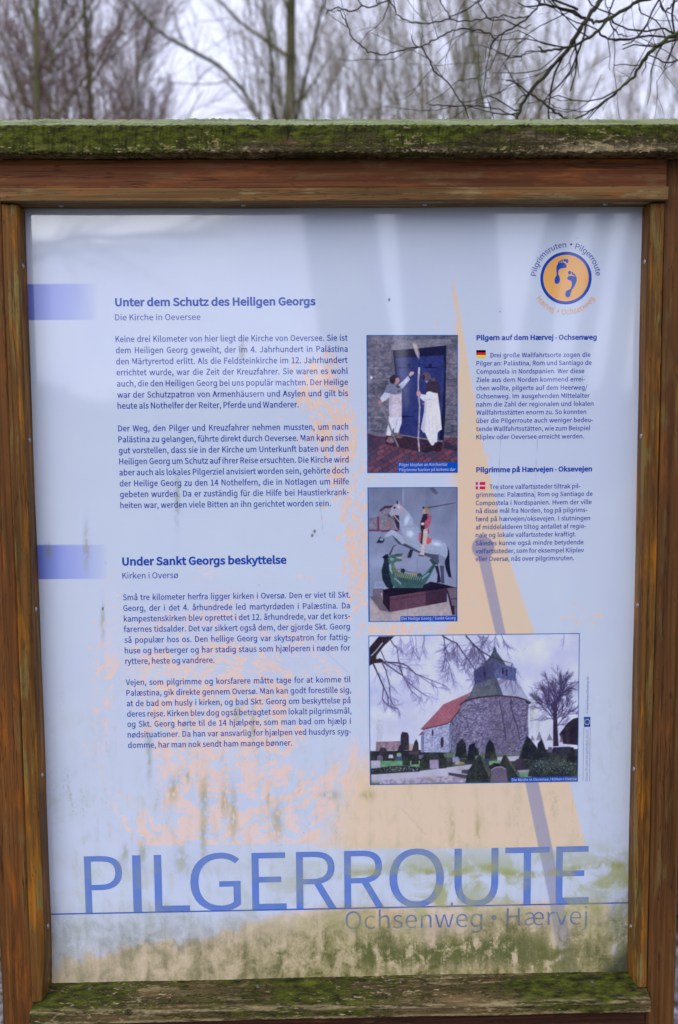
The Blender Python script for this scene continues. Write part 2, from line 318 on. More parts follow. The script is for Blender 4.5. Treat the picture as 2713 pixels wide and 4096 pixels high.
# ------------------------------------------------------------------ lettering
GLYPHS={
'A':(852,'121 342 6 0 49 0 92 0 136 0 169 105 202 209 235 314 360 314 486 314 611 314 643 209 676 105 709 0 754 0 800 0 846 0 730 342 613 684 497 1027 449 1027 401 1027 353 1027 237 684|371 416 268 416 284 469 301 521 318 574 354 690 388 801 420 922 422 922 424 922 426 922 459 803 492 690 529 574 546 521 562 469 578 416 475 416'),
'B':(920,'141 342 141 0 250 0 359 0 468 0 697 0 857 99 857 301 857 441 770 522 648 546 648 549 648 551 648 553 745 584 798 674 798 776 798 957 653 1027 445 1027 344 1027 243 1027 141 1027 141 684|321 591 270 591 270 702 270 813 270 924 323 924 376 924 429 924 590 924 671 880 671 759 671 654 599 591 423 591 372 591|330 104 270 104 270 232 270 361 270 490 330 490 390 490 450 490 630 490 730 433 730 305 730 167 626 104 450 104 390 104'),
'C':(894,'272 -18 528 -18 661 -18 762 35 843 129 819 156 796 184 772 211 706 139 632 95 534 95 338 95 214 258 214 517 214 773 345 931 538 931 626 931 693 892 748 835 771 863 795 891 818 919 759 985 661 1045 536 1045 276 1045 81 845 81 513 81 179'),
'D':(964,'141 342 141 0 229 0 316 0 403 0 713 0 881 192 881 517 881 845 713 1027 398 1027 312 1027 227 1027 141 1027 141 684|309 106 270 106 270 378 270 650 270 922 309 922 348 922 387 922 629 922 748 777 748 517 748 258 629 106 387 106 348 106'),
'E':(825,'141 342 141 0 344 0 546 0 748 0 748 37 748 74 748 111 589 111 430 111 270 111 270 235 270 360 270 485 400 485 530 485 660 485 660 521 660 558 660 595 530 595 400 595 270 595 270 703 270 810 270 917 424 917 578 917 732 917 732 954 732 990 732 1027 535 1027 338 1027 141 1027 141 684'),
'F':(773,'141 342 141 0 184 0 227 0 270 0 270 154 270 307 270 461 401 461 532 461 662 461 662 497 662 534 662 570 532 570 401 570 270 570 270 686 270 802 270 917 424 917 578 917 732 917 732 954 732 990 732 1027 535 1027 338 1027 141 1027 141 684'),
'G':(965,'275 -18 545 -18 682 -18 796 32 861 101 861 245 861 388 861 532 749 532 636 532 524 532 524 496 524 460 524 424 597 424 669 424 742 424 742 335 742 245 742 155 702 118 630 95 557 95 338 95 214 258 214 517 214 773 349 931 556 931 658 931 725 888 777 835 801 863 824 891 847 919 789 980 695 1045 552 1045 280 1045 81 845 81 513 81 179'),
'H':(1020,'141 342 141 0 184 0 227 0 270 0 270 162 270 323 270 485 430 485 590 485 749 485 749 323 749 162 749 0 793 0 836 0 880 0 880 342 880 684 880 1027 836 1027 793 1027 749 1027 749 883 749 740 749 597 590 597 430 597 270 597 270 740 270 883 270 1027 227 1027 184 1027 141 1027 141 684'),
'I':(410,'141 342 141 0 184 0 227 0 270 0 270 342 270 684 270 1027 227 1027 184 1027 141 1027 141 684'),
'J':(749,'202 -18 332 -18 532 -18 615 123 615 301 615 543 615 785 615 1027 571 1027 528 1027 485 1027 485 789 485 551 485 314 485 158 430 95 319 95 245 95 188 129 141 211 111 189 80 167 49 144 109 38'),
'K':(905,'141 342 141 0 184 0 227 0 270 0 270 108 270 217 270 325 329 395 388 465 447 535 549 357 652 178 755 0 803 0 851 0 899 0 775 212 652 425 528 637 635 767 743 897 850 1027 801 1027 752 1027 703 1027 560 855 416 683 273 511 272 511 271 511 270 511 270 683 270 855 270 1027 227 1027 184 1027 141 1027 141 684'),
'L':(761,'141 342 141 0 334 0 527 0 720 0 720 37 720 74 720 111 570 111 420 111 270 111 270 416 270 721 270 1027 227 1027 184 1027 141 1027 141 684'),
'M':(1137,'141 342 141 0 180 0 219 0 258 0 258 190 258 379 258 569 258 657 249 782 241 871 243 871 245 871 246 871 274 793 302 715 329 637 394 459 459 282 524 104 553 104 582 104 611 104 675 282 739 459 804 637 831 715 859 793 887 871 888 871 890 871 892 871 885 782 875 657 875 569 875 379 875 190 875 0 915 0 956 0 996 0 996 342 996 684 996 1027 944 1027 892 1027 840 1027 775 844 710 661 644 478 620 408 599 335 573 263 571 263 569 263 567 263 542 335 520 408 493 478 428 661 362 844 297 1027 245 1027 193 1027 141 1027 141 684'),
'N':(1013,'141 342 141 0 182 0 223 0 263 0 263 180 263 359 263 539 263 647 254 756 248 860 250 860 252 860 254 860 290 789 327 719 364 648 489 432 613 216 738 0 782 0 827 0 871 0 871 342 871 684 871 1027 830 1027 789 1027 748 1027 748 849 748 671 748 493 748 387 758 270 766 168 764 168 761 168 759 168 722 239 685 309 648 380 523 595 398 811 273 1027 229 1027 185 1027 141 1027 141 684'),
'O':(1039,'262 -18 520 -18 777 -18 958 188 958 517 958 846 777 1045 520 1045 262 1045 81 846 81 517 81 188|704 95 520 95 335 95 214 261 214 517 214 773 335 931 520 931 704 931 825 773 825 517 825 261'),
'P':(887,'141 342 141 0 184 0 227 0 270 0 270 136 270 273 270 409 327 409 383 409 440 409 665 409 818 508 818 725 818 950 664 1027 434 1027 337 1027 239 1027 141 1027 141 684|321 514 270 514 270 650 270 786 270 922 319 922 368 922 417 922 598 922 689 875 689 725 689 578 604 514 423 514 372 514'),
'Q':(1039,'704 90 520 90 335 90 214 255 214 517 214 773 335 931 520 931 704 931 825 773 825 517 825 255|644 -258 833 -258 895 -258 950 -248 980 -234 972 -201 964 -168 955 -134 929 -143 894 -150 847 -150 737 -150 641 -104 595 -13 812 25 958 221 958 517 958 846 777 1045 520 1045 262 1045 81 846 81 517 81 216 232 17 457 -14 514 -154'),
'R':(889,'328 539 270 539 270 667 270 794 270 922 328 922 385 922 443 922 604 922 692 874 692 739 692 605 604 539 443 539 385 539|621 145 704 0 753 0 802 0 850 0 763 150 676 300 590 450 728 483 821 578 821 739 821 952 671 1027 462 1027 355 1027 248 1027 141 1027 141 684 141 342 141 0 184 0 227 0 270 0 270 145 270 290 270 436 332 436 394 436 455 436 538 290'),
'S':(835,'280 -18 426 -18 640 -18 775 111 775 273 775 426 682 496 563 548 514 569 466 590 417 611 338 644 246 682 246 783 246 874 322 931 438 931 534 931 609 895 672 836 695 864 717 891 739 919 668 993 560 1045 438 1045 252 1045 115 931 115 773 115 623 228 550 324 510 373 488 422 467 471 445 569 402 643 368 643 262 643 162 563 95 427 95 321 95 217 146 144 223 119 193 93 163 67 133 155 41'),
'T':(839,'354 306 354 0 398 0 441 0 485 0 485 306 485 612 485 917 588 917 692 917 796 917 796 954 796 990 796 1027 545 1027 294 1027 43 1027 43 990 43 954 43 917 147 917 251 917 354 917 354 612'),
'U':(1010,'296 -18 506 -18 714 -18 874 94 874 423 874 624 874 825 874 1027 832 1027 791 1027 749 1027 749 824 749 622 749 420 749 174 641 95 506 95 371 95 266 174 266 420 266 622 266 824 266 1027 223 1027 180 1027 137 1027 137 825 137 624 137 423 137 94'),
'V':(805,'220 342 329 0 379 0 429 0 479 0 588 342 697 684 805 1027 761 1027 718 1027 674 1027 619 841 563 656 508 471 473 350 448 252 409 132 407 132 405 132 403 132 366 252 339 350 304 471 248 656 193 841 137 1027 92 1027 47 1027 1 1027 111 684'),
'W':(1230,'181 342 254 0 305 0 356 0 408 0 458 206 509 413 560 619 577 700 597 775 612 853 614 853 616 853 618 853 634 775 650 700 668 619 720 413 772 206 824 0 876 0 928 0 980 0 1051 342 1121 684 1192 1027 1151 1027 1110 1027 1069 1027 1032 840 995 654 958 468 940 357 920 246 902 134 899 134 896 134 894 134 868 246 846 359 821 468 773 654 725 840 678 1027 638 1027 599 1027 559 1027 512 840 465 654 417 468 392 357 367 246 345 134 343 134 341 134 339 134 318 246 298 357 277 468 241 654 205 840 169 1027 125 1027 81 1027 36 1027 109 684'),
'X':(803,'124 177 24 0 70 0 115 0 161 0 210 92 259 185 308 277 335 329 361 381 391 444 393 444 394 444 396 444 430 381 458 329 485 277 535 185 586 92 637 0 685 0 732 0 780 0 680 175 579 349 479 524 572 691 666 859 759 1027 714 1027 669 1027 623 1027 577 939 532 852 486 765 461 717 441 674 413 613 411 613 409 613 408 613 374 674 353 717 326 765 280 852 233 939 186 1027 139 1027 91 1027 43 1027 137 861 230 696 324 531 224 354'),
'Y':(744,'307 133 307 0 350 0 393 0 436 0 436 133 436 265 436 398 539 607 642 817 745 1027 700 1027 655 1027 611 1027 567 930 523 833 479 737 447 661 412 588 375 511 373 511 372 511 370 511 333 588 303 661 269 737 225 833 180 930 136 1027 90 1027 44 1027 -1 1027 101 817 204 607 307 398 307 265'),
'Z':(845,'70 26 70 0 306 0 542 0 779 0 779 37 779 74 779 111 596 111 413 111 230 111 410 390 591 670 772 950 772 975 772 1001 772 1027 554 1027 337 1027 119 1027 119 990 119 954 119 917 283 917 448 917 612 917 431 638 251 358 70 78 70 52'),
'a':(789,'176 -18 304 -18 398 -18 483 31 556 91 557 91 559 91 560 91 564 61 568 30 571 0 606 0 641 0 676 0 676 156 676 312 676 468 676 657 599 780 413 780 290 780 183 725 115 681 131 651 148 622 164 592 224 633 304 674 392 674 517 674 549 580 549 482 225 445 83 363 83 197 83 60|413 85 340 85 265 85 206 119 206 206 206 304 293 367 549 396 549 326 549 255 549 185 475 119'),
'b':(866,'394 -18 464 -18 637 -18 794 132 794 392 794 627 688 780 492 780 406 780 322 732 252 674 254 719 256 764 258 810 258 911 258 1013 258 1115 215 1115 172 1115 129 1115 129 743 129 372 129 0 163 0 197 0 231 0 235 26 239 52 242 78 244 78 246 78 248 78 314 18|569 90 443 90 392 90 324 109 258 168 258 302 258 435 258 569 329 636 396 672 459 672 605 672 661 560 661 391 661 203'),
'c':(714,'227 -18 429 -18 520 -18 606 18 675 77 656 106 638 135 619 164 571 122 510 88 440 88 300 88 204 204 204 380 204 555 305 672 444 672 503 672 552 646 595 606 617 634 638 662 660 690 606 738 538 780 438 780 242 780 73 633 73 380 73 127'),
'd':(868,'197 -18 388 -18 479 -18 560 31 619 90 620 90 622 90 623 90 627 60 631 30 634 0 669 0 704 0 739 0 739 372 739 743 739 1115 697 1115 654 1115 611 1115 611 1017 611 920 611 822 613 779 615 735 618 692 550 746 493 780 403 780 230 780 74 626 74 380 74 126|486 90 416 90 283 90 206 197 206 381 206 555 304 672 426 672 489 672 548 650 611 592 611 459 611 326 611 193 548 123'),
'e':(776,'234 -18 437 -18 539 -18 620 15 686 59 671 87 656 116 641 144 584 106 525 84 451 84 307 84 207 188 199 350 370 350 541 350 711 350 714 370 717 395 717 423 717 640 608 780 413 780 239 780 73 627 73 380 73 129|333 441 197 441 213 592 308 678 416 678 535 678 605 595 605 441 469 441'),
'f':(455,'46 689 46 657 81 657 115 657 150 657 150 438 150 219 150 0 192 0 235 0 277 0 277 219 277 438 277 657 331 657 385 657 438 657 438 691 438 726 438 761 385 761 331 761 277 761 277 801 277 841 277 881 277 979 312 1031 385 1031 412 1031 443 1024 471 1010 480 1043 489 1076 499 1109 464 1123 419 1133 371 1133 220 1133 150 1036 150 882 150 842 150 801 150 761 115 758 81 756 46 754 46 721'),
'g':(868,'740 480 739 761 705 761 671 761 637 761 633 737 629 713 625 689 624 689 623 689 622 689 555 748 493 780 403 780 230 780 74 626 74 380 74 126 197 -18 388 -18 476 -18 556 28 618 88 616 40 612 -8 612 -52 612 -180 512 -240 380 -240 300 -240 220 -216 168 -192 164 -204 144 -248 132 -292 200 -328 288 -352 388 -352 608 -352 740 -220 740 -48 740 200|486 90 416 90 283 90 206 197 206 381 206 555 304 672 426 672 489 672 548 650 611 592 611 459 611 326 611 193 548 123'),
'h':(850,'129 372 129 0 172 0 215 0 258 0 258 184 258 368 258 552 333 629 387 668 465 668 566 668 609 608 609 465 609 310 609 155 609 0 652 0 694 0 737 0 737 161 737 321 737 482 737 675 664 780 504 780 401 780 322 723 252 653 254 705 256 757 258 810 258 911 258 1013 258 1115 215 1115 172 1115 129 1115 129 743'),
'i':(385,'129 254 129 0 172 0 215 0 258 0 258 254 258 507 258 761 215 761 172 761 129 761 129 507|143 917 193 917 244 917 279 951 279 1003 279 1052 244 1085 193 1085 143 1085 109 1052 109 1003 109 951'),
'j':(385,'4 -339 49 -339 200 -339 258 -242 258 -87 258 196 258 478 258 761 215 761 173 761 130 761 130 478 130 196 130 -87 130 -179 112 -237 36 -237 10 -237 -17 -230 -36 -223 -45 -255 -53 -287 -62 -319 -35 -331|143 917 193 917 242 917 279 951 279 1003 279 1052 242 1085 193 1085 143 1085 108 1052 108 1003 108 951'),
'k':(773,'129 372 129 0 171 0 213 0 255 0 255 67 255 134 255 200 303 256 350 311 398 367 472 245 546 122 620 0 667 0 713 0 759 0 663 151 568 303 472 454 556 556 641 658 725 761 678 761 630 761 583 761 475 627 368 493 261 360 259 360 257 360 255 360 255 612 255 863 255 1115 213 1115 171 1115 129 1115 129 743'),
'l':(398,'168 -18 263 -18 298 -18 319 -13 338 -7 331 26 325 58 319 91 305 88 300 88 293 88 273 88 258 104 258 143 258 467 258 791 258 1115 215 1115 172 1115 129 1115 129 794 129 472 129 151 129 43'),
'm':(1297,'129 254 129 0 172 0 215 0 258 0 258 184 258 368 258 552 326 630 391 668 448 668 545 668 590 608 590 465 590 310 590 155 590 0 632 0 675 0 717 0 717 184 717 368 717 552 789 630 850 668 909 668 1006 668 1050 608 1050 465 1050 310 1050 155 1050 0 1093 0 1135 0 1178 0 1178 161 1178 321 1178 482 1178 675 1104 780 948 780 854 780 776 720 696 634 665 724 604 780 486 780 395 780 317 723 249 650 248 650 247 650 246 650 242 687 238 724 234 761 199 761 164 761 129 761 129 507'),
'n':(854,'129 254 129 0 172 0 215 0 258 0 258 184 258 368 258 552 333 629 387 668 465 668 566 668 609 608 609 465 609 310 609 155 609 0 652 0 694 0 737 0 737 161 737 321 737 482 737 675 664 780 504 780 401 780 321 723 249 650 248 650 247 650 246 650 242 687 238 724 234 761 199 761 164 761 129 761 129 507'),
'o':(849,'238 -18 424 -18 611 -18 776 127 776 380 776 633 611 780 424 780 238 780 73 633 73 380 73 127|556 88 424 88 293 88 204 204 204 380 204 555 293 672 424 672 556 672 646 555 646 380 646 204'),
'p':(868,'129 40 129 -321 172 -321 215 -321 258 -321 258 -235 258 -149 258 -63 256 -19 255 26 254 70 322 13 395 -18 464 -18 637 -18 794 132 794 392 794 627 688 780 492 780 403 780 318 730 249 672 248 672 247 672 246 672 242 702 238 731 234 761 199 761 164 761 129 761 129 400|569 90 443 90 392 90 325 109 258 168 258 302 258 435 258 569 331 636 396 672 459 672 605 672 661 560 661 391 661 203'),
'q':(868,'611 -231 611 -321 654 -321 697 -321 739 -321 739 40 739 400 739 761 705 761 671 761 637 761 633 737 629 713 625 689 624 689 623 689 622 689 555 748 493 780 403 780 230 780 74 626 74 380 74 126 197 -18 388 -18 476 -18 556 28 618 88 615 42 613 -4 611 -50 611 -141|486 90 416 90 283 90 206 197 206 381 206 555 304 672 426 672 489 672 548 650 611 592 611 459 611 326 611 193 548 123'),
'r':(543,'129 254 129 0 172 0 215 0 258 0 258 163 258 326 258 489 308 618 385 665 448 665 480 665 497 661 522 653 530 690 538 726 546 763 522 776 499 780 465 780 381 780 303 718 249 622 248 622 247 622 246 622 242 668 238 714 234 761 199 761 164 761 129 761 129 507'),
's':(655,'220 -18 328 -18 507 -18 604 84 604 207 604 352 483 397 373 438 287 471 209 499 209 570 209 630 254 681 350 681 417 681 471 651 522 613 543 640 563 667 584 693 527 741 443 780 349 780 182 780 87 685 87 564 87 434 202 384 308 345 392 314 482 277 482 200 482 134 433 81 332 81 241 81 174 118 106 172 86 144 65 115 45 87 116 27'),
't':(528,'206 -18 367 -18 415 -18 465 -4 508 10 500 42 492 74 483 106 458 95 424 85 396 85 308 85 279 139 279 231 279 373 279 515 279 657 348 657 417 657 486 657 486 691 486 726 486 761 417 761 348 761 279 761 279 832 279 903 279 975 243 975 208 975 172 975 168 903 163 832 158 761 118 758 78 756 38 754 38 721 38 689 38 657 76 657 113 657 151 657 151 516 151 376 151 235 151 83'),
'u':(850,'190 -18 352 -18 455 -18 531 36 602 119 604 119 605 119 606 119 610 79 613 40 616 0 652 0 687 0 723 0 723 254 723 507 723 761 680 761 638 761 595 761 595 581 595 401 595 221 522 132 468 92 389 92 289 92 246 153 246 294 246 450 246 605 246 761 204 761 161 761 118 761 118 600 118 439 118 279 118 84'),
'v':(730,'201 254 293 0 343 0 393 0 443 0 532 254 622 507 711 761 669 761 627 761 585 761 537 616 489 472 441 328 419 254 394 176 371 104 369 104 366 104 364 104 342 176 318 254 294 328 246 472 199 616 151 761 107 761 63 761 18 761 110 507'),
'w':(1123,'179 254 249 0 299 0 348 0 398 0 434 136 470 272 506 408 525 480 541 552 557 629 560 629 562 629 564 629 583 552 597 482 616 410 653 274 689 137 725 0 777 0 829 0 881 0 950 254 1018 507 1087 761 1046 761 1005 761 964 761 927 614 890 467 853 321 836 248 822 179 807 109 804 109 802 109 800 109 782 179 765 248 746 321 707 467 667 614 627 761 586 761 544 761 503 761 463 614 423 467 384 321 366 248 349 179 333 109 331 109 329 109 326 109 311 179 297 248 282 321 244 467 206 614 168 761 125 761 81 761 38 761 108 507'),
'x':(697,'105 132 21 0 66 0 111 0 155 0 190 59 224 119 258 178 284 224 308 270 335 314 337 314 339 314 342 314 371 270 399 224 424 178 462 119 499 59 536 0 583 0 630 0 676 0 593 128 509 256 426 384 503 509 580 635 657 761 613 761 568 761 524 761 493 705 461 649 430 594 406 550 385 510 363 466 360 466 358 466 356 466 331 510 304 550 282 594 247 649 213 705 179 761 133 761 87 761 41 761 118 639 195 518 272 396 188 264'),
'y':(730,'106 -328 141 -328 293 -328 373 -213 426 -64 521 211 616 486 711 761 670 761 628 761 587 761 541 620 495 479 450 339 430 270 408 193 388 123 386 123 383 123 381 123 354 195 329 272 305 339 254 479 203 620 151 761 107 761 63 761 18 761 120 507 222 253 324 -1 318 -21 312 -40 307 -59 275 -153 221 -223 136 -223 115 -223 92 -216 77 -210 69 -244 60 -278 52 -312 76 -322'),
'z':(665,'49 23 49 0 241 0 433 0 625 0 625 35 625 69 625 104 486 104 348 104 210 104 344 300 478 496 612 692 612 715 612 738 612 761 439 761 266 761 92 761 92 726 92 691 92 657 211 657 331 657 450 657 316 461 183 265 49 69 49 46'),
'0':(777,'193 -18 389 -18 584 -18 709 158 709 517 709 873 584 1045 389 1045 193 1045 70 873 70 517 70 158|506 85 389 85 273 85 193 216 193 517 193 817 273 944 389 944 506 944 585 817 585 517 585 216'),
'1':(777,'123 35 123 0 311 0 499 0 686 0 686 35 686 71 686 106 618 106 549 106 480 106 480 413 480 720 480 1027 448 1027 415 1027 382 1027 326 994 261 971 169 954 169 927 169 900 169 873 231 873 292 873 353 873 353 617 353 362 353 106 276 106 200 106 123 106 123 71'),
'2':(777,'62 25 62 0 277 0 492 0 707 0 707 37 707 74 707 111 613 111 518 111 423 111 371 111 308 105 255 101 496 329 658 538 658 744 658 926 542 1045 359 1045 228 1045 139 986 56 895 81 871 106 846 130 822 188 891 259 941 343 941 471 941 532 856 532 738 532 562 384 357 62 76 62 50'),
'3':(777,'209 -18 368 -18 552 -18 699 91 699 275 699 416 602 506 482 535 482 537 482 540 482 542 591 580 664 664 664 789 664 951 538 1045 364 1045 246 1045 155 993 78 923 101 896 124 869 147 842 206 901 277 941 360 941 468 941 534 877 534 779 534 668 462 583 249 583 249 550 249 517 249 485 487 485 569 403 569 279 569 161 483 88 360 88 244 88 167 144 106 206 85 178 63 151 41 123 108 49'),
'4':(777,'476 94 476 0 516 0 556 0 597 0 597 94 597 189 597 283 642 283 688 283 734 283 734 317 734 351 734 385 688 385 642 385 597 385 597 599 597 813 597 1027 549 1027 502 1027 455 1027 313 807 170 587 28 367 28 339 28 311 28 283 177 283 327 283 476 283 476 189|476 490 476 385 371 385 266 385 161 385 239 502 317 619 395 735 424 786 452 838 478 887 479 887 481 887 483 887 480 835 476 751 476 700 476 595'),
'5':(777,'206 -18 367 -18 539 -18 703 109 703 333 703 560 563 661 394 661 332 661 286 646 239 620 248 719 257 818 266 917 395 917 524 917 653 917 653 954 653 990 653 1027 486 1027 320 1027 154 1027 143 867 132 707 120 548 143 533 166 519 189 504 248 543 291 564 360 564 489 564 573 478 573 331 573 181 476 88 354 88 235 88 160 143 102 202 81 174 59 146 38 118 108 49'),
'6':(777,'225 -18 422 -18 581 -18 717 116 717 315 717 531 605 637 431 637 352 637 262 591 199 514 204 832 321 940 464 940 525 940 587 909 626 861 650 887 675 914 699 940 641 1001 564 1045 458 1045 259 1045 78 892 78 490 78 151|216 199 202 412 269 507 347 542 410 542 535 542 595 454 595 315 595 175 520 83 422 83 293 83'),
'7':(777,'296 389 277 0 322 0 366 0 410 0 427 402 471 641 711 950 711 975 711 1001 711 1027 497 1027 283 1027 69 1027 69 990 69 954 69 917 235 917 401 917 567 917 366 637'),
'8':(777,'202 -18 392 -18 584 -18 713 98 713 246 713 388 630 465 541 517 541 519 541 521 541 524 601 571 676 664 676 772 676 930 570 1042 395 1042 235 1042 113 937 113 782 113 674 178 597 252 545 252 543 252 541 252 539 158 489 64 392 64 255 64 97|531 619 462 557 340 605 230 660 230 782 230 881 298 947 394 947 503 947 567 867 567 765 567 689|513 77 394 77 270 77 178 157 178 266 178 364 237 445 319 499 465 440 591 389 591 251 591 148'),
'9':(777,'217 -18 329 -18 521 -18 702 141 702 557 702 884 553 1045 356 1045 196 1045 62 912 62 711 62 500 174 389 345 389 430 389 518 438 581 514 571 196 457 88 325 88 258 88 196 118 151 167 128 140 105 113 81 87 139 27|566 833 580 622 511 524 434 485 366 485 244 485 182 574 182 711 182 853 258 945 357 945 487 945'),
'ä':(789,'176 -18 304 -18 398 -18 483 31 556 91 557 91 559 91 560 91 564 61 568 30 571 0 606 0 641 0 676 0 676 156 676 312 676 468 676 657 599 780 413 780 290 780 183 725 115 681 131 651 148 622 164 592 224 633 304 674 392 674 517 674 549 580 549 482 225 445 83 363 83 197 83 60|413 85 340 85 265 85 206 119 206 206 206 304 293 367 549 396 549 326 549 255 549 185 475 119|223 920 268 920 312 920 346 954 346 997 346 1041 312 1074 268 1074 223 1074 190 1041 190 997 190 954|524 920 569 920 613 920 647 954 647 997 647 1041 613 1074 569 1074 524 1074 490 1041 490 997 490 954'),
'ö':(849,'238 -18 424 -18 611 -18 776 127 776 380 776 633 611 780 424 780 238 780 73 633 73 380 73 127|556 88 424 88 293 88 204 204 204 380 204 555 293 672 424 672 556 672 646 555 646 380 646 204|228 920 275 920 318 920 352 954 352 997 352 1041 318 1074 275 1074 228 1074 197 1041 197 997 197 954|529 920 574 920 619 920 651 954 651 997 651 1041 619 1074 574 1074 529 1074 497 1041 497 997 497 954'),
'ü':(850,'190 -18 352 -18 455 -18 531 36 602 119 604 119 605 119 606 119 610 79 613 40 616 0 652 0 687 0 723 0 723 254 723 507 723 761 680 761 638 761 595 761 595 581 595 401 595 221 522 132 468 92 389 92 289 92 246 153 246 294 246 450 246 605 246 761 204 761 161 761 118 761 118 600 118 439 118 279 118 84|230 920 273 920 318 920 352 954 352 997 352 1041 318 1074 273 1074 230 1074 196 1041 196 997 196 954|531 920 574 920 619 920 653 954 653 997 653 1041 619 1074 574 1074 531 1074 497 1041 497 997 497 954'),
'ß':(901,'520 -18 606 -18 759 -18 856 83 856 213 856 468 546 433 546 585 546 693 689 745 689 902 689 1027 598 1130 434 1130 239 1130 129 1003 129 807 129 538 129 269 129 0 171 0 213 0 255 0 255 261 255 522 255 783 255 945 322 1027 433 1027 518 1027 564 969 564 889 564 758 426 711 426 571 426 352 735 389 735 207 735 140 689 81 601 81 543 81 492 102 436 148 419 119 402 89 385 59 448 10'),
'å':(789,'176 -18 304 -18 398 -18 483 31 556 91 557 91 559 91 560 91 564 61 568 30 571 0 606 0 641 0 676 0 676 156 676 312 676 468 676 657 599 780 413 780 290 780 183 725 115 681 131 651 148 622 164 592 224 633 304 674 392 674 517 674 549 580 549 482 225 445 83 363 83 197 83 60|413 85 340 85 265 85 206 119 206 206 206 304 293 367 549 396 549 326 549 255 549 185 475 119|314 868 419 868 524 868 588 931 588 1021 588 1111 524 1174 419 1174 314 1174 248 1111 248 1021 248 931|468 924 419 924 368 924 329 962 329 1021 329 1080 368 1118 419 1118 468 1118 508 1080 508 1021 508 962'),
'æ':(1228,'188 -18 315 -18 413 -18 522 31 625 125 682 49 765 -18 894 -18 997 -18 1073 15 1140 59 1124 89 1108 119 1092 148 1036 111 982 85 908 85 777 85 676 190 671 350 835 350 1000 350 1164 350 1168 370 1171 394 1171 420 1171 637 1067 780 880 780 776 780 689 717 629 618 598 716 524 780 410 780 298 780 193 725 125 681 141 651 158 622 175 592 235 633 314 674 396 674 521 674 552 580 553 482 235 447 92 363 92 197 92 60|422 85 352 85 275 85 217 119 217 206 217 305 310 367 552 396 552 383 553 370 553 357 553 301 563 241 581 202 513 126|800 434 671 434 685 583 772 678 875 678 992 678 1057 592 1057 434 929 434'),
'ø':(849,'110 -21 129 -36 155 -5 181 27 207 59 269 8 345 -18 424 -18 611 -18 776 127 776 380 776 490 744 581 693 648 721 683 749 717 777 751 758 766 739 782 720 797 694 765 668 733 641 702 581 754 504 780 424 780 238 780 73 633 73 380 73 268 105 178 157 111 129 77 101 42 73 8 92 -7|556 85 424 85 367 85 317 106 279 146 391 282 503 417 615 553 639 506 651 444 651 374 651 202|347 343 235 207 211 254 199 314 199 385 199 557 293 676 424 676 482 676 532 655 571 615 459 479'),
'Æ':(1286,'194 342 14 0 59 0 105 0 150 0 202 100 254 201 305 301 413 301 521 301 629 301 629 201 629 100 629 0 823 0 1016 0 1210 0 1210 37 1210 74 1210 111 1060 111 909 111 759 111 759 235 759 360 759 485 880 485 1002 485 1123 485 1123 521 1123 558 1123 595 1002 595 880 595 759 595 759 703 759 810 759 917 904 917 1049 917 1195 917 1195 954 1195 990 1195 1027 981 1027 767 1027 553 1027 373 684|449 403 359 403 390 465 422 527 454 588 510 699 567 814 622 924 624 924 627 924 629 924 629 751 629 577 629 403 539 403'),
'Ø':(1039,'416 -18 524 -18 782 -18 962 188 962 517 962 667 924 789 860 878 896 925 932 972 968 1018 944 1037 920 1056 896 1074 864 1032 831 989 798 947 725 1010 632 1045 524 1045 266 1045 85 846 85 517 85 367 123 242 188 151 151 104 115 56 78 8 102 -10 126 -28 150 -46 183 -3 216 40 249 83 322 18|709 95 524 95 444 95 377 126 325 182 476 378 627 573 777 769 811 703 829 618 829 517 829 261|422 456 272 261 238 329 218 416 218 517 218 773 340 931 524 931 604 931 671 902 723 847 572 652'),
'Å':(852,'336 1092 424 1092 510 1092 576 1150 576 1235 576 1322 510 1377 424 1377 336 1377 273 1322 273 1235 273 1150|466 1151 424 1151 380 1151 343 1181 343 1235 343 1287 380 1319 424 1319 466 1319 503 1287 503 1235 503 1181|121 342 6 0 49 0 92 0 136 0 169 105 202 209 235 314 360 314 486 314 611 314 643 209 676 105 709 0 754 0 800 0 846 0 730 342 613 684 497 1027 449 1027 401 1027 353 1027 237 684|371 416 268 416 284 469 301 521 318 574 354 690 388 801 420 922 422 922 424 922 426 922 459 803 492 690 529 574 546 521 562 469 578 416 475 416'),
'.':(389,'143 -18 195 -18 245 -18 287 21 287 78 287 137 245 176 195 176 143 176 102 137 102 78 102 21'),
',':(389,'95 -241 105 -266 231 -213 310 -108 310 27 310 120 269 176 202 176 150 176 105 143 105 87 105 31 148 -3 199 -3 204 -2 209 -2 214 -1 213 -85 161 -153 74 -190 85 -216'),
':':(389,'143 546 195 546 245 546 287 585 287 644 287 702 245 742 195 742 143 742 102 702 102 644 102 585|143 -18 195 -18 245 -18 287 21 287 78 287 137 245 176 195 176 143 176 102 137 102 78 102 21'),
'/':(549,'155 204 15 -251 47 -251 78 -251 109 -251 249 204 388 658 528 1112 497 1112 466 1112 436 1112 296 658'),
'-':(486,'64 376 64 343 184 343 303 343 423 343 423 376 423 408 423 441 303 441 184 441 64 441 64 408'),
'·':(1401,'783 681 700 681 618 681 552 615 552 532 552 450 618 384 700 384 783 384 849 450 849 532 849 615'),
'•':(1401,'783 681 700 681 618 681 552 615 552 532 552 450 618 384 700 384 783 384 849 450 849 532 849 615'),
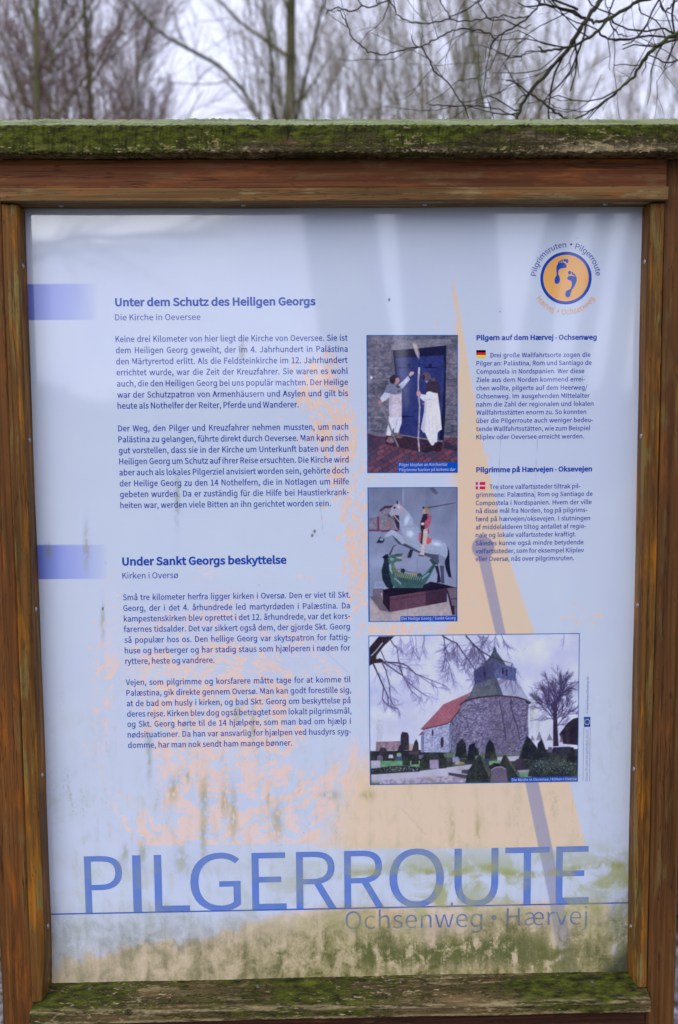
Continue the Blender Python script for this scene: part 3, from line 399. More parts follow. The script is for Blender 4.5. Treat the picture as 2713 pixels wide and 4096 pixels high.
'©':(1165,'311 -15 583 -15 856 -15 1088 188 1088 506 1088 824 856 1022 583 1022 311 1022 77 824 77 506 77 188|818 48 583 48 346 48 150 232 150 506 150 779 346 959 583 959 818 959 1015 779 1015 506 1015 232|437 196 594 196 688 196 748 235 807 284 791 307 775 329 759 352 713 312 667 282 599 282 486 282 415 367 415 506 415 629 489 716 605 716 660 716 697 692 741 651 759 672 776 692 794 713 745 763 688 801 599 801 448 801 311 688 311 506 311 312'),
' ':(314,'')}

SPACE, CAPH = 312.0, 1027.0
_cache = {}
def in_loop(p, L):
    c = False
    for i in range(len(L)):
        (ax, ay), (bx, by) = L[i-1], L[i]
        if (ay > p[1]) != (by > p[1]) and p[0] < (bx-ax)*(p[1]-ay)/(by-ay)+ax: c = not c
    return c
def tess(loops):
    """fills outlines: each outer loop together with the holes that lie in it"""
    par = [[j for j, M_ in enumerate(loops) if j != i and in_loop(L[0], M_)] for i, L in enumerate(loops)]
    V = []; T = []
    for i, L in enumerate(loops):
        if len(par[i]) % 2: continue
        grp = [L]+[H for j, H in enumerate(loops) if i in par[j] and len(par[j]) == len(par[i])+1]
        b = len(V); T += [tuple(b+k for k in t) for t in tessellate_polygon([[Vector((p[0], p[1], 0)) for p in G] for G in grp])]
        V += [tuple(p) for G in grp for p in G]
    return V, T
def glyph(ch, bold, nseg):
    k = (ch, bold, nseg)
    if k in _cache: return _cache[k]
    if ch in '·•':
        r, cy, adv = (88, 385, 330) if ch == '·' else (135, 430, 560)
        loops = [[(adv/2+r*math.cos(2*math.pi*i/20), cy+r*math.sin(2*math.pi*i/20)) for i in range(20)]]
    else:
        adv, data = GLYPHS[ch]; loops = []
        for sp in [s for s in data.split('|') if s]:
            v = list(map(float, sp.split())); P = [v[i:i+6] for i in range(0, len(v), 6)]; L = []
            for i, a in enumerate(P):
                b = P[(i+1) % len(P)]
                p0, p1, p2, p3 = a[2:4], a[4:6], b[0:2], b[2:4]
                chord = math.hypot(p3[0]-p0[0], p3[1]-p0[1])+1e-6
                dev = max(abs((q[0]-p0[0])*(p3[1]-p0[1])-(q[1]-p0[1])*(p3[0]-p0[0]))/chord for q in (p1, p2))
                n = 1 if dev < 4 else nseg
                for j in range(n):
                    t = j/n; u = 1-t
                    L.append(tuple(u**3*p0[m]+3*u*u*t*p1[m]+3*u*t*t*p2[m]+t**3*p3[m] for m in (0, 1)))
            loops.append(L)
    if bold and loops:
        def area(L): return sum(L[i][0]*L[(i+1) % len(L)][1]-L[(i+1) % len(L)][0]*L[i][1] for i in range(len(L)))/2
        sg = 1 if max((area(L) for L in loops), key=abs) > 0 else -1
        nl = []
        for L in loops:
            Q = []
            for i in range(len(L)):
                a, b, c = np.array(L[i-1]), np.array(L[i]), np.array(L[(i+1) % len(L)])
                d1 = b-a; d2 = c-b; d1 = d1/(np.linalg.norm(d1)+1e-9); d2 = d2/(np.linalg.norm(d2)+1e-9)
                n1 = np.array([d1[1], -d1[0]]); n2 = np.array([d2[1], -d2[0]]); m = n1+n2
                m = m/max(np.dot(m, m)/2, 0.7)
                Q.append(tuple(b+sg*bold*m))
            nl.append(Q)
        loops = nl
    verts, tris = tess(loops)
    xs = [p[0] for p in verts] or [0]
    _cache[k] = (adv, verts, tris, min(xs), max(xs)); return _cache[k]

class Ink:
    """collects glyphs and flat shapes lying on the panel (x, z in panel metres)"""
    def __init__(s): s.v = []; s.f = []
    def add(s, pts, tris):
        b = len(s.v); s.v += list(pts); s.f += [tuple(b+i for i in t) for t in tris]
    def poly(s, loops):
        s.add(*tess(loops))
    def build(s, name, mat, parent, lift):
        F = []
        for f in s.f:                       # all faces towards the reader
            a, b, c = (s.v[i] for i in f[:3])
            F.append(f if (b[0]-a[0])*(c[1]-a[1])-(b[1]-a[1])*(c[0]-a[0]) > 0 else tuple(reversed(f)))
        return mesh_obj(name, [(p[0], -lift, p[1]) for p in s.v], F, mat, parent)

def line_metrics(txt, bold, nseg):
    G = [glyph(c, bold, nseg) for c in txt if c != ' ']
    return sum(g[0] for g in G)-G[0][3]-(G[-1][0]-G[-1][4]), txt.count(' ')
def set_block(inkm, lines, cap, bold=0, nseg=2, fit=False):
    """lines: (text, x0, x1, baseline) in design units; cap height in design units"""
    rows = []
    for t, x0, x1, y in lines:
        A, B = on_plane(x0, y), on_plane(x1, y-0.009*(x1-x0))
        s = abs(on_plane(x0, y-cap)[2]-A[2])/CAPH
        g, n = line_metrics(t, bold, nseg)
        rows.append((t, A[0], A[2], s, B[0]-A[0], g, n))
    kx = float(np.median([T/(s*(g+n*SPACE)) for _, _, _, s, T, g, n in rows]))
    kx = min([kx]+[T/(s*(g+n*262)) for _, _, _, s, T, g, n in rows if n])
    for t, X, Z, s, T, g, n in rows:
        k = kx; sp = (T/(s*k)-g)/n if n else 0
        if n and sp < 140: sp = 140; k = T/(s*(g+n*sp))
        if not n: k = T/(s*g)
        pen = -glyph(t.replace(' ', '')[0], bold, nseg)[3]
        for c in t:
            if c == ' ': pen += sp; continue
            a, v, tr, _, _ = glyph(c, bold, nseg)
            inkm.add([(X+(pen+p[0])*s*k, Z+p[1]*s) for p in v], tr); pen += a
def zz(x0, y0, s, rows): return [(t, x0+a/s, x0+b/s, y0+y/s) for t, a, b, y in rows]

# ------------------------------------------------------------------ a small paint box for the printed pictures
class Canvas:
    def __init__(s, x0, y0, w, h, k):
        """origin and size in traced units, k canvas pixels per unit"""
        s.x0, s.y0, s.k = x0, y0, k; s.W, s.H = int(w*k), int(h*k)
        s.a = np.zeros((s.H, s.W, 3)); s.Y, s.X = np.mgrid[0:s.H, 0:s.W]
    def T(s, pts): return (np.array(pts, float)-(s.x0, s.y0))*s.k
    def mask(s, pts):
        P = s.T(pts)
        x0, y0 = np.maximum(np.floor(P.min(0)).astype(int)-1, 0); x1 = min(int(P[:, 0].max())+2, s.W); y1 = min(int(P[:, 1].max())+2, s.H)
        if x1 <= x0 or y1 <= y0: return None
        X = s.X[y0:y1, x0:x1]+0.5; Y = s.Y[y0:y1, x0:x1]+0.5; m = np.zeros(X.shape, bool)
        for (ax, ay), (bx, by) in zip(P, np.roll(P, -1, 0)):
            if ay == by: continue
            m ^= ((ay > Y) != (by > Y)) & (X < (bx-ax)*(Y-ay)/(by-ay)+ax)
        return (slice(y0, y1), slice(x0, x1)), m
    def put(s, sl, m, col, al, tex, scale, seed, col2=None):
        X = s.X[sl]; Y = s.Y[sl]
        c = np.array(col, float)
        n = fbm(X/(scale*s.k)+seed*7.7, Y/(scale*s.k), seed, 3) if (tex > 0 or col2 is not None) else 0.5
        if col2 is not None:
            f = sstep(0.35, 0.65, n)[..., None]; cc = c*(1-f)+np.array(col2, float)*f
        else: cc = c*(1+tex*(n-0.5)*2)[..., None] if tex > 0 else c
        a = (m*al)[..., None]; s.a[sl] = s.a[sl]*(1-a)+cc*a
    def poly(s, pts, col, al=1.0, tex=0.12, scale=18, seed=1, col2=None):
        r = s.mask(pts)
        if r: s.put(r[0], r[1], col, al, tex, scale, seed, col2)
    def ell(s, cx, cy, rx, ry, col, al=1.0, soft=0.0, tex=0.08, rot=0.0):
        c, q = s.T([(cx, cy)])[0]; m_ = max(rx, ry)*s.k+2
        sl = (slice(max(int(q-m_), 0), min(int(q+m_)+1, s.H)), slice(max(int(c-m_), 0), min(int(c+m_)+1, s.W)))
        X = s.X[sl]-c; Y = s.Y[sl]-q
        if X.size == 0: return
        ca, sa = math.cos(rot), math.sin(rot)
        d = np.hypot((X*ca+Y*sa)/(rx*s.k), (Y*ca-X*sa)/(ry*s.k)); m = 1-sstep(1-soft, 1.0001, d) if soft else (d < 1)
        s.put(sl, m, col, al, tex, 14, 3)
    def line(s, pts, w, col, al=1.0, w2=None, tex=0.1):
        w2 = w if w2 is None else w2; n = len(pts)-1
        for i, (a, b) in enumerate(zip(pts[:-1], pts[1:])):
            a = np.array(a, float); b = np.array(b, float); d = b-a; L = np.hypot(*d)
            if L < 1e-6: continue
            wa = w+(w2-w)*i/n; wb = w+(w2-w)*(i+1)/n; nn = np.array((-d[1], d[0]))/L
            e = d/L*min(wa, wb)*0.3
            s.poly([a-e+nn*wa/2, b+e+nn*wb/2, b+e-nn*wb/2, a-e-nn*wa/2], col, al, tex if w*s.k > 9 else 0)
    def twigs(s, rng, a, ang, L, w, depth, col, al, droop=0.25, spread=0.6):
        p = np.array(a, float); pts = [p]; A = ang
        for i in range(5):
            A += rng.uniform(-0.22, 0.22)+droop*(math.sin(math.pi/2-A) if math.cos(A) >= 0 else -math.sin(math.pi/2-A))*0.25
            p = p+L/5*np.array((math.cos(A), math.sin(A))); pts.append(p)
        s.line(pts, w, col, al, w*0.55)
        if depth:
            for i in range(1, 6):
                for sd in (-1, 1):
                    if rng.random() < 0.62: s.twigs(rng, pts[i], A+sd*rng.uniform(0.25, spread), L*rng.uniform(0.4, 0.65), w*0.6, depth-1, col, al*0.92, droop, spread)
    def down(s, n):
        h, w = s.H//n*n, s.W//n*n
        return s.a[:h, :w].reshape(h//n, n, w//n, n, 3).mean((1, 3))

def print_grid(name, img, q, mat, parent, lift):
    """lays a painted picture on the panel; q: four corners (panel metres), TL TR BR BL"""
    h, w = img.shape[:2]; u = np.linspace(0, 1, w)[None, :, None]; v = np.linspace(0, 1, h)[:, None, None]
    q = [np.array((p[0], p[-1])) for p in q]
    P = (q[0]*(1-u)+q[1]*u)*(1-v)+(q[3]*(1-u)+q[2]*u)*v
    V = np.zeros((h, w, 3)); V[..., 0] = P[..., 0]; V[..., 1] = -lift; V[..., 2] = P[..., 1]
    pd = np.pad(img, ((1, 1), (1, 1), (0, 0)), 'edge'); nb = (pd[:-2, 1:-1]+pd[2:, 1:-1]+pd[1:-1, :-2]+pd[1:-1, 2:])/4; img = 0.5*img+0.5*nb   # soft dot gain
    yy_, xx_ = np.mgrid[0:h, 0:w]; img = img*(0.90+0.20*fbm(xx_/38.0, yy_/38.0, 5, 3))[..., None]
    img = img+np.random.default_rng(7).normal(0, 3.0, img.shape)          # print grain
    img = 0.72*img+0.28*img.mean(-1, keepdims=True)*np.array((0.95, 0.96, 1.12))+np.array((5, 6, 10))   # faded, cool print
    return grid_obj(name, V, alb(img), mat, parent)
def grid_obj(name, V, rgb, mat, parent):
    h, w = V.shape[:2]; idx = np.arange(h*w).reshape(h, w)
    F = np.stack([idx[1:, :-1], idx[1:, 1:], idx[:-1, 1:], idx[:-1, :-1]], -1).reshape(-1, 4)
    me = bpy.data.meshes.new(name)
    me.vertices.add(h*w); me.vertices.foreach_set('co', V.reshape(-1))
    me.loops.add(F.size); me.loops.foreach_set('vertex_index', F.reshape(-1).astype(np.int32))
    me.polygons.add(len(F)); me.polygons.foreach_set('loop_start', np.arange(0, F.size, 4, dtype=np.int32))
    me.update(calc_edges=True)
    at = me.color_attributes.new('ink', 'FLOAT_COLOR', 'POINT')
    c = np.ones((h*w, 4), np.float32); c[:, :3] = rgb.reshape(-1, 3); at.data.foreach_set('color', c.reshape(-1))
    me.materials.append(mat); me.validate()
    o = bpy.data.objects.new(name, me); COL.objects.link(o); o.parent = parent
    return o

# ------------------------------------------------------------------ the information board
BOARD = tag(empty('information_board', (0, 0, GROUND+OZ)), 'large wooden information board with a mossy cap and white printed pilgrim route panel', 'information board')

def rounded(pts, r, seg=2):
    """rounds the corners of a convex profile; r: radius or one per corner"""
    out = []; n = len(pts); r = [r]*n if isinstance(r, (int, float)) else r
    for i in range(n):
        p = np.array(pts[i], float); a = np.array(pts[i-1], float)-p; b = np.array(pts[(i+1) % n], float)-p
        if r[i] <= 0: out.append(tuple(p)); continue
        ra = min(r[i], np.linalg.norm(a)*0.45); rb = min(r[i], np.linalg.norm(b)*0.45)
        A = p+a/np.linalg.norm(a)*ra; B = p+b/np.linalg.norm(b)*rb
        for j in range(seg+1):
            t = j/seg; out.append(tuple(A*(1-t)**2+2*p*t*(1-t)+B*t*t))
    return out
def beam(name, axis, profile, t0, t1, mat, parent, n=40, wob=0.0004, seed=1, ends=0.0012, jit=0.0, taper=None):
    """timber with a profile swept along an axis (0 = x: profile (y, z); 2 = z: profile (x, y)); slightly uneven, eased ends"""
    rng = np.random.default_rng(seed); P = np.array(profile); c = P.mean(0); k = len(P)
    ts = np.concatenate([[t0, t0+ends], np.linspace(t0, t1, n+1)[1:-1], [t1-ends, t1]]); V = []
    ph = rng.uniform(0, 6, 4)
    for i, t in enumerate(ts):
        s = 1.0 if 0 < i < len(ts)-1 else 1-2.2*ends/np.ptp(P, 0).min()
        Q = c+(P-c)*s+wob*np.array((math.sin(t*9+ph[0])+0.5*math.sin(t*23+ph[1]), math.sin(t*8+ph[2])+0.5*math.sin(t*27+ph[3])))
        if jit: Q = Q+rng.normal(0, jit, Q.shape)
        if taper is not None: Q = taper(t, Q)
        for q in Q: V.append((t+OX, q[0], q[1]+OZ) if axis == 0 else (q[0]+OX, q[1], t+OZ))
    F = []
    for i in range(len(ts)-1):
        for j in range(k):
            a, b = i*k+j, i*k+(j+1) % k; F.append((a, b, b+k, a+k))
    F.append(tuple(range(k-1, -1, -1))); F.append(tuple((len(ts)-1)*k+j for j in range(k)))
    bm = bmesh.new(); vs_ = [bm.verts.new(v) for v in V]
    for f in F: bm.faces.new([vs_[i] for i in f])
    bmesh.ops.recalc_face_normals(bm, faces=bm.faces)
    return bm_obj(name, bm, mat, parent)

beam('post', 2, rounded([(-0.0710, -0.030), (-0.0238, -0.030), (-0.0238, 0.058), (-0.0710, 0.058)], 0.003), GROUND-0.3, 1.2376, WOOD_ZL, BOARD, 60, seed=2)
beam('post', 2, rounded([(0.9226, -0.030), (0.9665, -0.030), (0.9665, 0.058), (0.9226, 0.058)], 0.003), GROUND-0.3, 1.2376, WOOD_ZR, BOARD, 60, seed=3)
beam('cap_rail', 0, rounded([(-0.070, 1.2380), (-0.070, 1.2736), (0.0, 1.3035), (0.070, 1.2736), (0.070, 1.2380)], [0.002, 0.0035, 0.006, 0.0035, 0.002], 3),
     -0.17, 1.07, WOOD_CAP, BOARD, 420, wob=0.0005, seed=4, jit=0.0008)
beam('top_rail', 0, rounded([(-0.0385, 1.1975), (-0.0385, 1.2376), (0.040, 1.2376), (0.040, 1.1975)], 0.002), -0.0232, 0.9220, WOOD_X, BOARD, 60, seed=5)
top_batten = beam('top_batten', 0, rounded([(-0.0450, 1.1782), (-0.0450, 1.1968), (0.012, 1.1968), (0.012, 1.1782)], 0.0016), -0.0212, 0.9225, WOOD_B, BOARD, 60, seed=6)
def worn(t, Q):
    if t < 0.09:
        f = (1-max(t, -0.01)/0.09)**2; cx = Q[:, 0].mean(); Q = Q.copy()
        inner = np.abs(Q[:, 0]-0.45) < np.abs(cx-0.45); Q[inner & (Q[:, 1] < -0.01), 0] += (-0.007 if cx < 0.45 else 0.006)*f
    return Q
left_batten = beam('side_batten', 2, rounded([(-0.0226, -0.0360), (-0.0002, -0.0360), (0.0, 0.012), (-0.0226, 0.012)], [0.0015, 0.0055, 0, 0], 2), -0.0095, 1.1778, WOOD_ZB, BOARD, 60, seed=7, ends=0.002, taper=worn)
right_batten = beam('side_batten', 2, rounded([(0.9215, 0.012), (0.9, 0.012), (0.9002, -0.0315), (0.9215, -0.0315)], [0, 0, 0.0050, 0.0015], 2), -0.0095, 1.1778, WOOD_ZB, BOARD, 60, seed=8, ends=0.002, taper=worn)
sill = beam('sill', 0, rounded([(0.014, -0.0360), (-0.0512, -0.0355), (-0.0512, -0.0180), (0.014, 0.0050)], [0, 0.0015, 0.0030, 0], 3), -0.0232, 0.9221, WOOD_SILL, BOARD, 260, wob=0.0006, seed=9, jit=0.0002)
beam('bottom_rail', 0, rounded([(-0.0285, -0.125), (-0.0285, -0.0365), (0.040, -0.0365), (0.040, -0.125)], 0.002), -0.0232, 0.9220, WOOD_LOW, BOARD, 40, seed=10)
bk = bmesh.new(); bmesh.ops.create_cube(bk, size=1.0)
for v in bk.verts: v.co = Vector((OX+0.45+v.co.x*0.93, 0.006+v.co.y*0.009, OZ+0.593+v.co.z*1.17))
bm_obj('backing_board', bk, WOOD_LOW, BOARD)

def screw(parent, pos, normal, r=0.0036, mat=None):
    prof = [(0, 0.10), (0.30, 0.10), (0.34, 0.34), (0.62, 0.38), (0.9, 0.24), (1.0, 0.0), (0.95, -0.3)]
    bm = bmesh.new(); q = Vector(normal).to_track_quat('Z', 'Y'); rings = []
    for pr, ph in prof:
        k = 1 if pr == 0 else 12
        rings.append([bm.verts.new(Vector(W(pos))+q @ Vector((r*pr*math.cos(2*math.pi*i/12), r*pr*math.sin(2*math.pi*i/12), r*ph))) for i in range(k)])
    for a, b in zip(rings[:-1], rings[1:]):
        for i in range(12):
            bm.faces.new([a[0], b[i], b[(i+1) % 12]] if len(a) == 1 else [a[i], b[i], b[(i+1) % 12], a[(i+1) % 12]])
    return bm_obj('screw', bm, mat or STEEL, parent, True)
def hit(px, py, axis, val, k=0.0):
    d = ray(px*1.7302, py*1.7302)
    if axis == 'sill': t = (0.353*CAM[1]-CAM[2])/(d[2]-0.353*d[1])
    else: t = (val-CAM[axis])/d[axis]
    return CAM+d*t
for px, py in ((48, 612), (65, 1018), (79, 1411), (97, 1793), (110, 2142)):
    p = hit(px, py, 0, 0.0); screw(left_batten, (0.0002, -0.019, p[2]), (1, 0, 0))
for px, py in ((1488, 607), (1481, 1008), (1471, 1397), (1462, 1773), (1458, 2140)):
    p = hit(px, py, 0, 0.9); screw(right_batten, (0.8998, -0.017, p[2]), (-1, 0, 0))
for px, py in ((142, 476), (564, 476), (981, 475), (1395, 475)):
    p = hit(px, py, 2, 1.1782); screw(top_batten, (p[0], -0.020, 1.1780), (0, 0, -1))
for px, py in ((207, 2287), (597, 2281), (983, 2276), (1369, 2270)):
    p = hit(px, py, 'sill', 0); screw(sill, (p[0], p[1], p[2]+0.0002), (0, -0.333, 0.943), 0.0031, DULL)

# ------------------------------------------------------------------ the printed panel: sheet colours
nx, nz = 640, 820
gx, gz = np.meshgrid(np.linspace(-0.004, 0.904, nx), np.linspace(1.184, -0.004, nz))
U, V_ = to_design(gx, gz); U = U/1.7302; V_ = V_/1.7302        # units of the tracing (1568 wide)
img = np.ones(gx.shape+(3,))*np.array((179, 193, 232.0))
img *= (0.995+0.03*fbm(U/130, V_/130, 5, 3))[..., None]
def blend(m, col, a=1.0):
    global img
    m = np.clip(m, 0, 1)[..., None]*a; img = img*(1-m)+np.array(col, float)*m
def inside(pts, soft=1.5):
    """soft-edged polygon mask in traced units"""
    m = np.zeros(U.shape, bool); P = np.array(pts, float)
    dmin = np.full(U.shape, 1e9)
    for (ax, ay), (bx, by) in zip(P, np.roll(P, -1, 0)):
        if ay != by: m ^= ((ay > V_) != (by > V_)) & (U < (bx-ax)*(V_-ay)/(by-ay)+ax)
        L2 = (bx-ax)**2+(by-ay)**2; t = np.clip(((U-ax)*(bx-ax)+(V_-ay)*(by-ay))/L2, 0, 1)
        dmin = np.minimum(dmin, np.hypot(U-ax-t*(bx-ax), V_-ay-t*(by-ay)))
    return np.clip(0.5+np.where(m, dmin, -dmin)/(2*soft), 0, 1)
def blob(cx, cy, rx, ry, rot=0.0):
    ca, sa = math.cos(rot), math.sin(rot); x = U-cx; y = V_-cy
    return np.exp(-(((x*ca+y*sa)/rx)**2+((y*ca-x*sa)/ry)**2))
def streak(cx, cy, rx, ry, rot=0.0, p=2): return np.clip(blob(cx, cy, rx, ry, rot)*1.25, 0, 1)
# cream light beam (widening downwards), broken by the white title band
beamp = inside([(1044, 608), (1050, 640), (1110, 1000), (1180, 1300), (1242, 1480), (1318, 1815), (1356, 1962), (640, 1962), (700, 1815), (880, 1640), (990, 1440), (1030, 1000), (1046, 820)], 2.5)
xl_ = np.interp(V_, [600, 820, 1000, 1440, 1640, 1815, 1962], [1040, 1058, 1056, 1034, 940, 800, 740])
sw_ = np.interp(V_, [600, 900, 1440, 1800, 1962], [3, 14, 30, 60, 80])
beamp = beamp*sstep(-1, 1, (U-xl_+26*(fbm(U/30, V_/40, 77, 4)-0.5))/sw_)*(0.88+0.24*fbm(U/50, V_/60, 78, 4))
blend(beamp*sstep(600, 700, V_), (206, 188, 168), 0.95)
# lower part of the cream field, under the title line, with a soft left end
low = sstep(0.30, 0.62, inside([(500, 2165), (740, 2098), (1400, 2070), (1425, 2290), (40, 2300), (140, 2222)], 45)+0.55*(fbm(U/26, V_/20, 79, 4)-0.5))*sstep(2096-0.018*(U-118), 2112-0.018*(U-118), V_+0.0)
blend(low, (200, 184, 168), 0.9)
# stone-rubbing texture in orange
n1 = fbm(U/9, V_/16, 11, 4); n2 = fbm(U/34, V_/46, 21, 3)
dA = np.clip(streak(735, 905, 62, 62, 0.5)+streak(765, 980, 50, 100, -0.15)+0.8*streak(800, 1130, 45, 190, -0.1)+0.7*streak(826, 1330, 26, 130)+0.6*streak(700, 850, 70, 22, 0.5)+0.5*streak(760, 830, 16, 40), 0, 1)
dB = np.clip(0.95*streak(1085, 1240, 42, 230, 0.05)+0.75*streak(1120, 1380, 50, 110)+0.5*streak(1075, 1080, 26, 90)+0.75*streak(1010, 1462, 190, 26)+0.6*streak(890, 1452, 60, 18)+0.45*streak(1000, 750, 40, 26, 0.9)+0.4*streak(860, 1108, 60, 24)+0.55*streak(1330, 1440, 42, 30, -0.5)+0.4*streak(1295, 1480, 40, 20), 0, 1)
th = np.arctan2(V_-1700, U-520); rr = np.hypot((U-520)*1.0, (V_-1700)*1.0)
n3 = 0.74*fbm(rr/8+10*fbm(U/60, V_/60, 32, 4), th*6.5+3*fbm(U/80, V_/80, 33, 2), 31, 4)+0.26*fbm(U/6, V_/8, 41, 3)
ring = np.exp(-((rr-290)/38)**2)*(0.35+0.5*sstep(-0.4, 0.9, np.sin(th)))
core = 0.95*streak(500, 1600, 170, 130)+0.9*streak(600, 1660, 150, 110)+0.85*streak(440, 1810, 130, 70, 0.2)+0.95*streak(640, 1850, 190, 95, -0.25)+0.75*streak(560, 1920, 170, 60)+0.5*streak(400, 1660, 70, 110)-0.9*streak(760, 1690, 55, 70)-0.8*streak(300, 1790, 90, 60)-0.7*streak(690, 1760, 60, 22, 0.1)
fringe = 0.5*streak(235, 1560, 22, 120)+0.5*streak(260, 1400, 20, 60)+0.4*streak(480, 1320, 26, 16, -0.6)+0.35*streak(700, 1340, 30, 10)
dC = np.clip(ring+core+fringe, 0, 1)
n4 = fbm(U/4.5, V_/11, 71, 3)
mA = sstep(0.0, 0.035, 0.30+0.24*np.clip(dA, 0, 1)-(0.30*n1+0.20*n2+0.50*n4))*(dA > 0.06); mB = sstep(0.0, 0.035, 0.30+0.24*np.clip(dB, 0, 1)-(0.30*n1+0.20*n2+0.50*n4))*(dB > 0.06)
mC = sstep(0.0, 0.03, 0.325+0.205*np.clip(dC, 0, 1)-(0.74*n3+0.26*n2))*(dC > 0.06)
art = V_ < 1958-0.016*(U-200)
lnC = np.clip(1.3-np.abs(n3-0.475)/0.012, 0, 1)*(dC > 0.10)*sstep(0.35, 0.55, fbm(U/40, V_/40, 91, 3)+0.2*dC)
mC = np.maximum(mC*0.8*sstep(0.15, 0.7, dC), lnC)
blend(np.maximum(mA, mB)*art, (222, 186, 166), 0.78); blend(mC*art, (224, 190, 170), 0.80)
blend(sstep(0.0, 0.05, 0.8*streak(880, 2125, 60, 22)-n1+0.1), (228, 186, 160), 0.8)
# translucent walking staff
blend(np.clip(0.5+(26-np.hypot(U-1117, V_-1266))/2.5, 0, 1), (132, 134, 164), 0.82)
blend(inside([(1104, 1282), (1130, 1278), (1169, 1465), (1252, 1840), (1302, 2080), (1336, 2262), (1298, 2262), (1270, 2080), (1221, 1840), (1146, 1465)], 1.5), (138, 140, 172), 0.78)
# fading blue bars at the left edge
for ya, yb, xl in ((657, 740, 62), (1260, 1339, 84)):
    yy = V_+0.004*(U-xl); m = np.clip(0.5+(yy-ya)/2, 0, 1)*np.clip(0.5+(yb-yy)/2, 0, 1)
    f = np.clip(1-(U-xl)/165, 0, 1); blend(m*f**0.75, (114, 130, 212), 0.92); blend(m*np.clip(1-(U-xl)/60, 0, 1)*0.45, (60, 80, 176))
# old scratches
for x0, y0, x1, y1 in ((1243, 1010, 1232, 1240), (1158, 1000, 1150, 1180), (735, 1120, 748, 1235), (700, 1455, 810, 1560), (930, 1870, 985, 1930), (720, 1225, 735, 1240)):
    L2 = (x1-x0)**2+(y1-y0)**2; t = np.clip(((U-x0)*(x1-x0)+(V_-y0)*(y1-y0))/L2, 0, 1)
    blend(np.clip(1.2-np.hypot(U-x0-t*(x1-x0), V_-y0-t*(y1-y0))/1.0, 0, 1), (120, 128, 150), 0.35)
for x0, y0 in ((728, 1228), (722, 1238), (900, 693), (238, 1407), (745, 1018), (1045, 2090)):
    blend(np.clip(1.5-np.hypot((U-x0)/2.2, (V_-y0)/3.5), 0, 1), (40, 46, 26), 0.8)
# the green runs below and beside the text
for x0, y0, w0, h0 in ((400, 1815, 10, 26), (434, 1790, 5, 14), (472, 1822, 11, 40), (520, 1835, 8, 34), (540, 1860, 9, 60), (470, 1910, 8, 60), (620, 1838, 5, 18), (640, 1880, 12, 40), (330, 1960, 10, 30), (420, 1975, 13, 34), (290, 1965, 8, 22), (238, 1420, 5, 40), (760, 1835, 22, 9), (850, 1835, 16, 10), (345, 1720, 6, 60), (585, 1660, 5, 40), (410, 1130, 6, 60), (560, 800, 7, 30), (200, 1240, 7, 50), (112, 1262, 8, 20), (1045, 1900, 7, 40), (1105, 1905, 6, 30), (550, 1640, 9, 22)):
    m = blob(x0, y0+h0*0.4, w0, h0)*sstep(0.25, 0.65, fbm(U/5, V_/11, 61, 3)+0.1); blend(m, (122, 126, 66), 0.42)
Vg = np.zeros(gx.shape+(3,)); Vg[..., 0] = gx; Vg[..., 2] = gz
PANEL = grid_obj('printed_panel', Vg, alb(img), PRINT, BOARD)
PANEL.location = (OX, 0, OZ); PANEL['label'] = 'white glossy printed panel stained green along its lower edge'
def bd(px, py): p = on_plane(px, py); return (p[0], p[2])

# ------------------------------------------------------------------ the wording
def sub(name, mat, lift, blocks):
    k = Ink()
    for lines, cap, bold, seg in blocks: set_block(k, lines, cap, bold, seg)
    return k.build(name, mat, PANEL, lift)
s1 = 1.568; s2 = 2.61333
sub('heading', INK_HEAD, 0.0003, [(zz(440, 1150, s1, [('Unter dem Schutz des Heiligen Georgs', 33, 1290, 116)]), 30.0, 56, 3)])
sub('subheading', INK_TEXT, 0.0003, [(zz(440, 1150, s1, [('Die Kirche in Oeversee', 33, 568, 206)]), 24.0, 0, 3)])
sub('paragraph', INK_TEXT, 0.0003, [(zz(440, 1150, s1, [
 ('Keine drei Kilometer von hier liegt die Kirche von Oeversee. Sie ist', 36, 1491, 342),
 ('dem Heiligen Georg geweiht, der im 4. Jahrhundert in Palästina', 38, 1491, 412),
 ('den Märtyrertod erlitt. Als die Feldsteinkirche im 12. Jahrhundert', 40, 1491, 482),
 ('errichtet wurde, war die Zeit der Kreuzfahrer. Sie waren es wohl', 42, 1492, 551),
 ('auch, die den Heiligen Georg bei uns populär machten. Der Heilige', 45, 1493, 621),
 ('war der Schutzpatron von Armenhäusern und Asylen und gilt bis', 47, 1494, 691),
 ('heute als Nothelfer der Reiter, Pferde und Wanderer.', 49, 1184, 760)]), 23.6, 12, 2)])
sub('paragraph', INK_TEXT, 0.0003, [(zz(440, 1650, s1, [
 ('Der Weg, den Pilger und Kreuzfahrer nehmen mussten, um nach', 53, 1495, 118),
 ('Palästina zu gelangen, führte direkt durch Oeversee. Man kann sich', 54, 1495, 187),
 ('gut vorstellen, dass sie in der Kirche um Unterkunft baten und den', 56, 1496, 256),
 ('Heiligen Georg um Schutz auf ihrer Reise ersuchten. Die Kirche wird', 59, 1497, 325),
 ('aber auch als lokales Pilgerziel anvisiert worden sein, gehörte doch', 60, 1497, 394),
 ('der Heilige Georg zu den 14 Nothelfern, die in Notlagen um Hilfe', 62, 1499, 463),
 ('gebeten wurden. Da er zuständig für die Hilfe bei Haustierkrank-', 64, 1499, 531),
 ('heiten war, werden viele Bitten an ihn gerichtet worden sein.', 66, 1386, 600)]), 23.6, 12, 2)])
sub('heading', INK_HEAD, 0.0003, [(zz(440, 2180, s1, [('Under Sankt Georgs beskyttelse', 78, 1108, 127)]), 30.0, 56, 3)])
sub('subheading', INK_TEXT, 0.0003, [(zz(440, 2180, s1, [('Kirken i Oversø', 79, 428, 211)]), 24.0, 0, 3)])
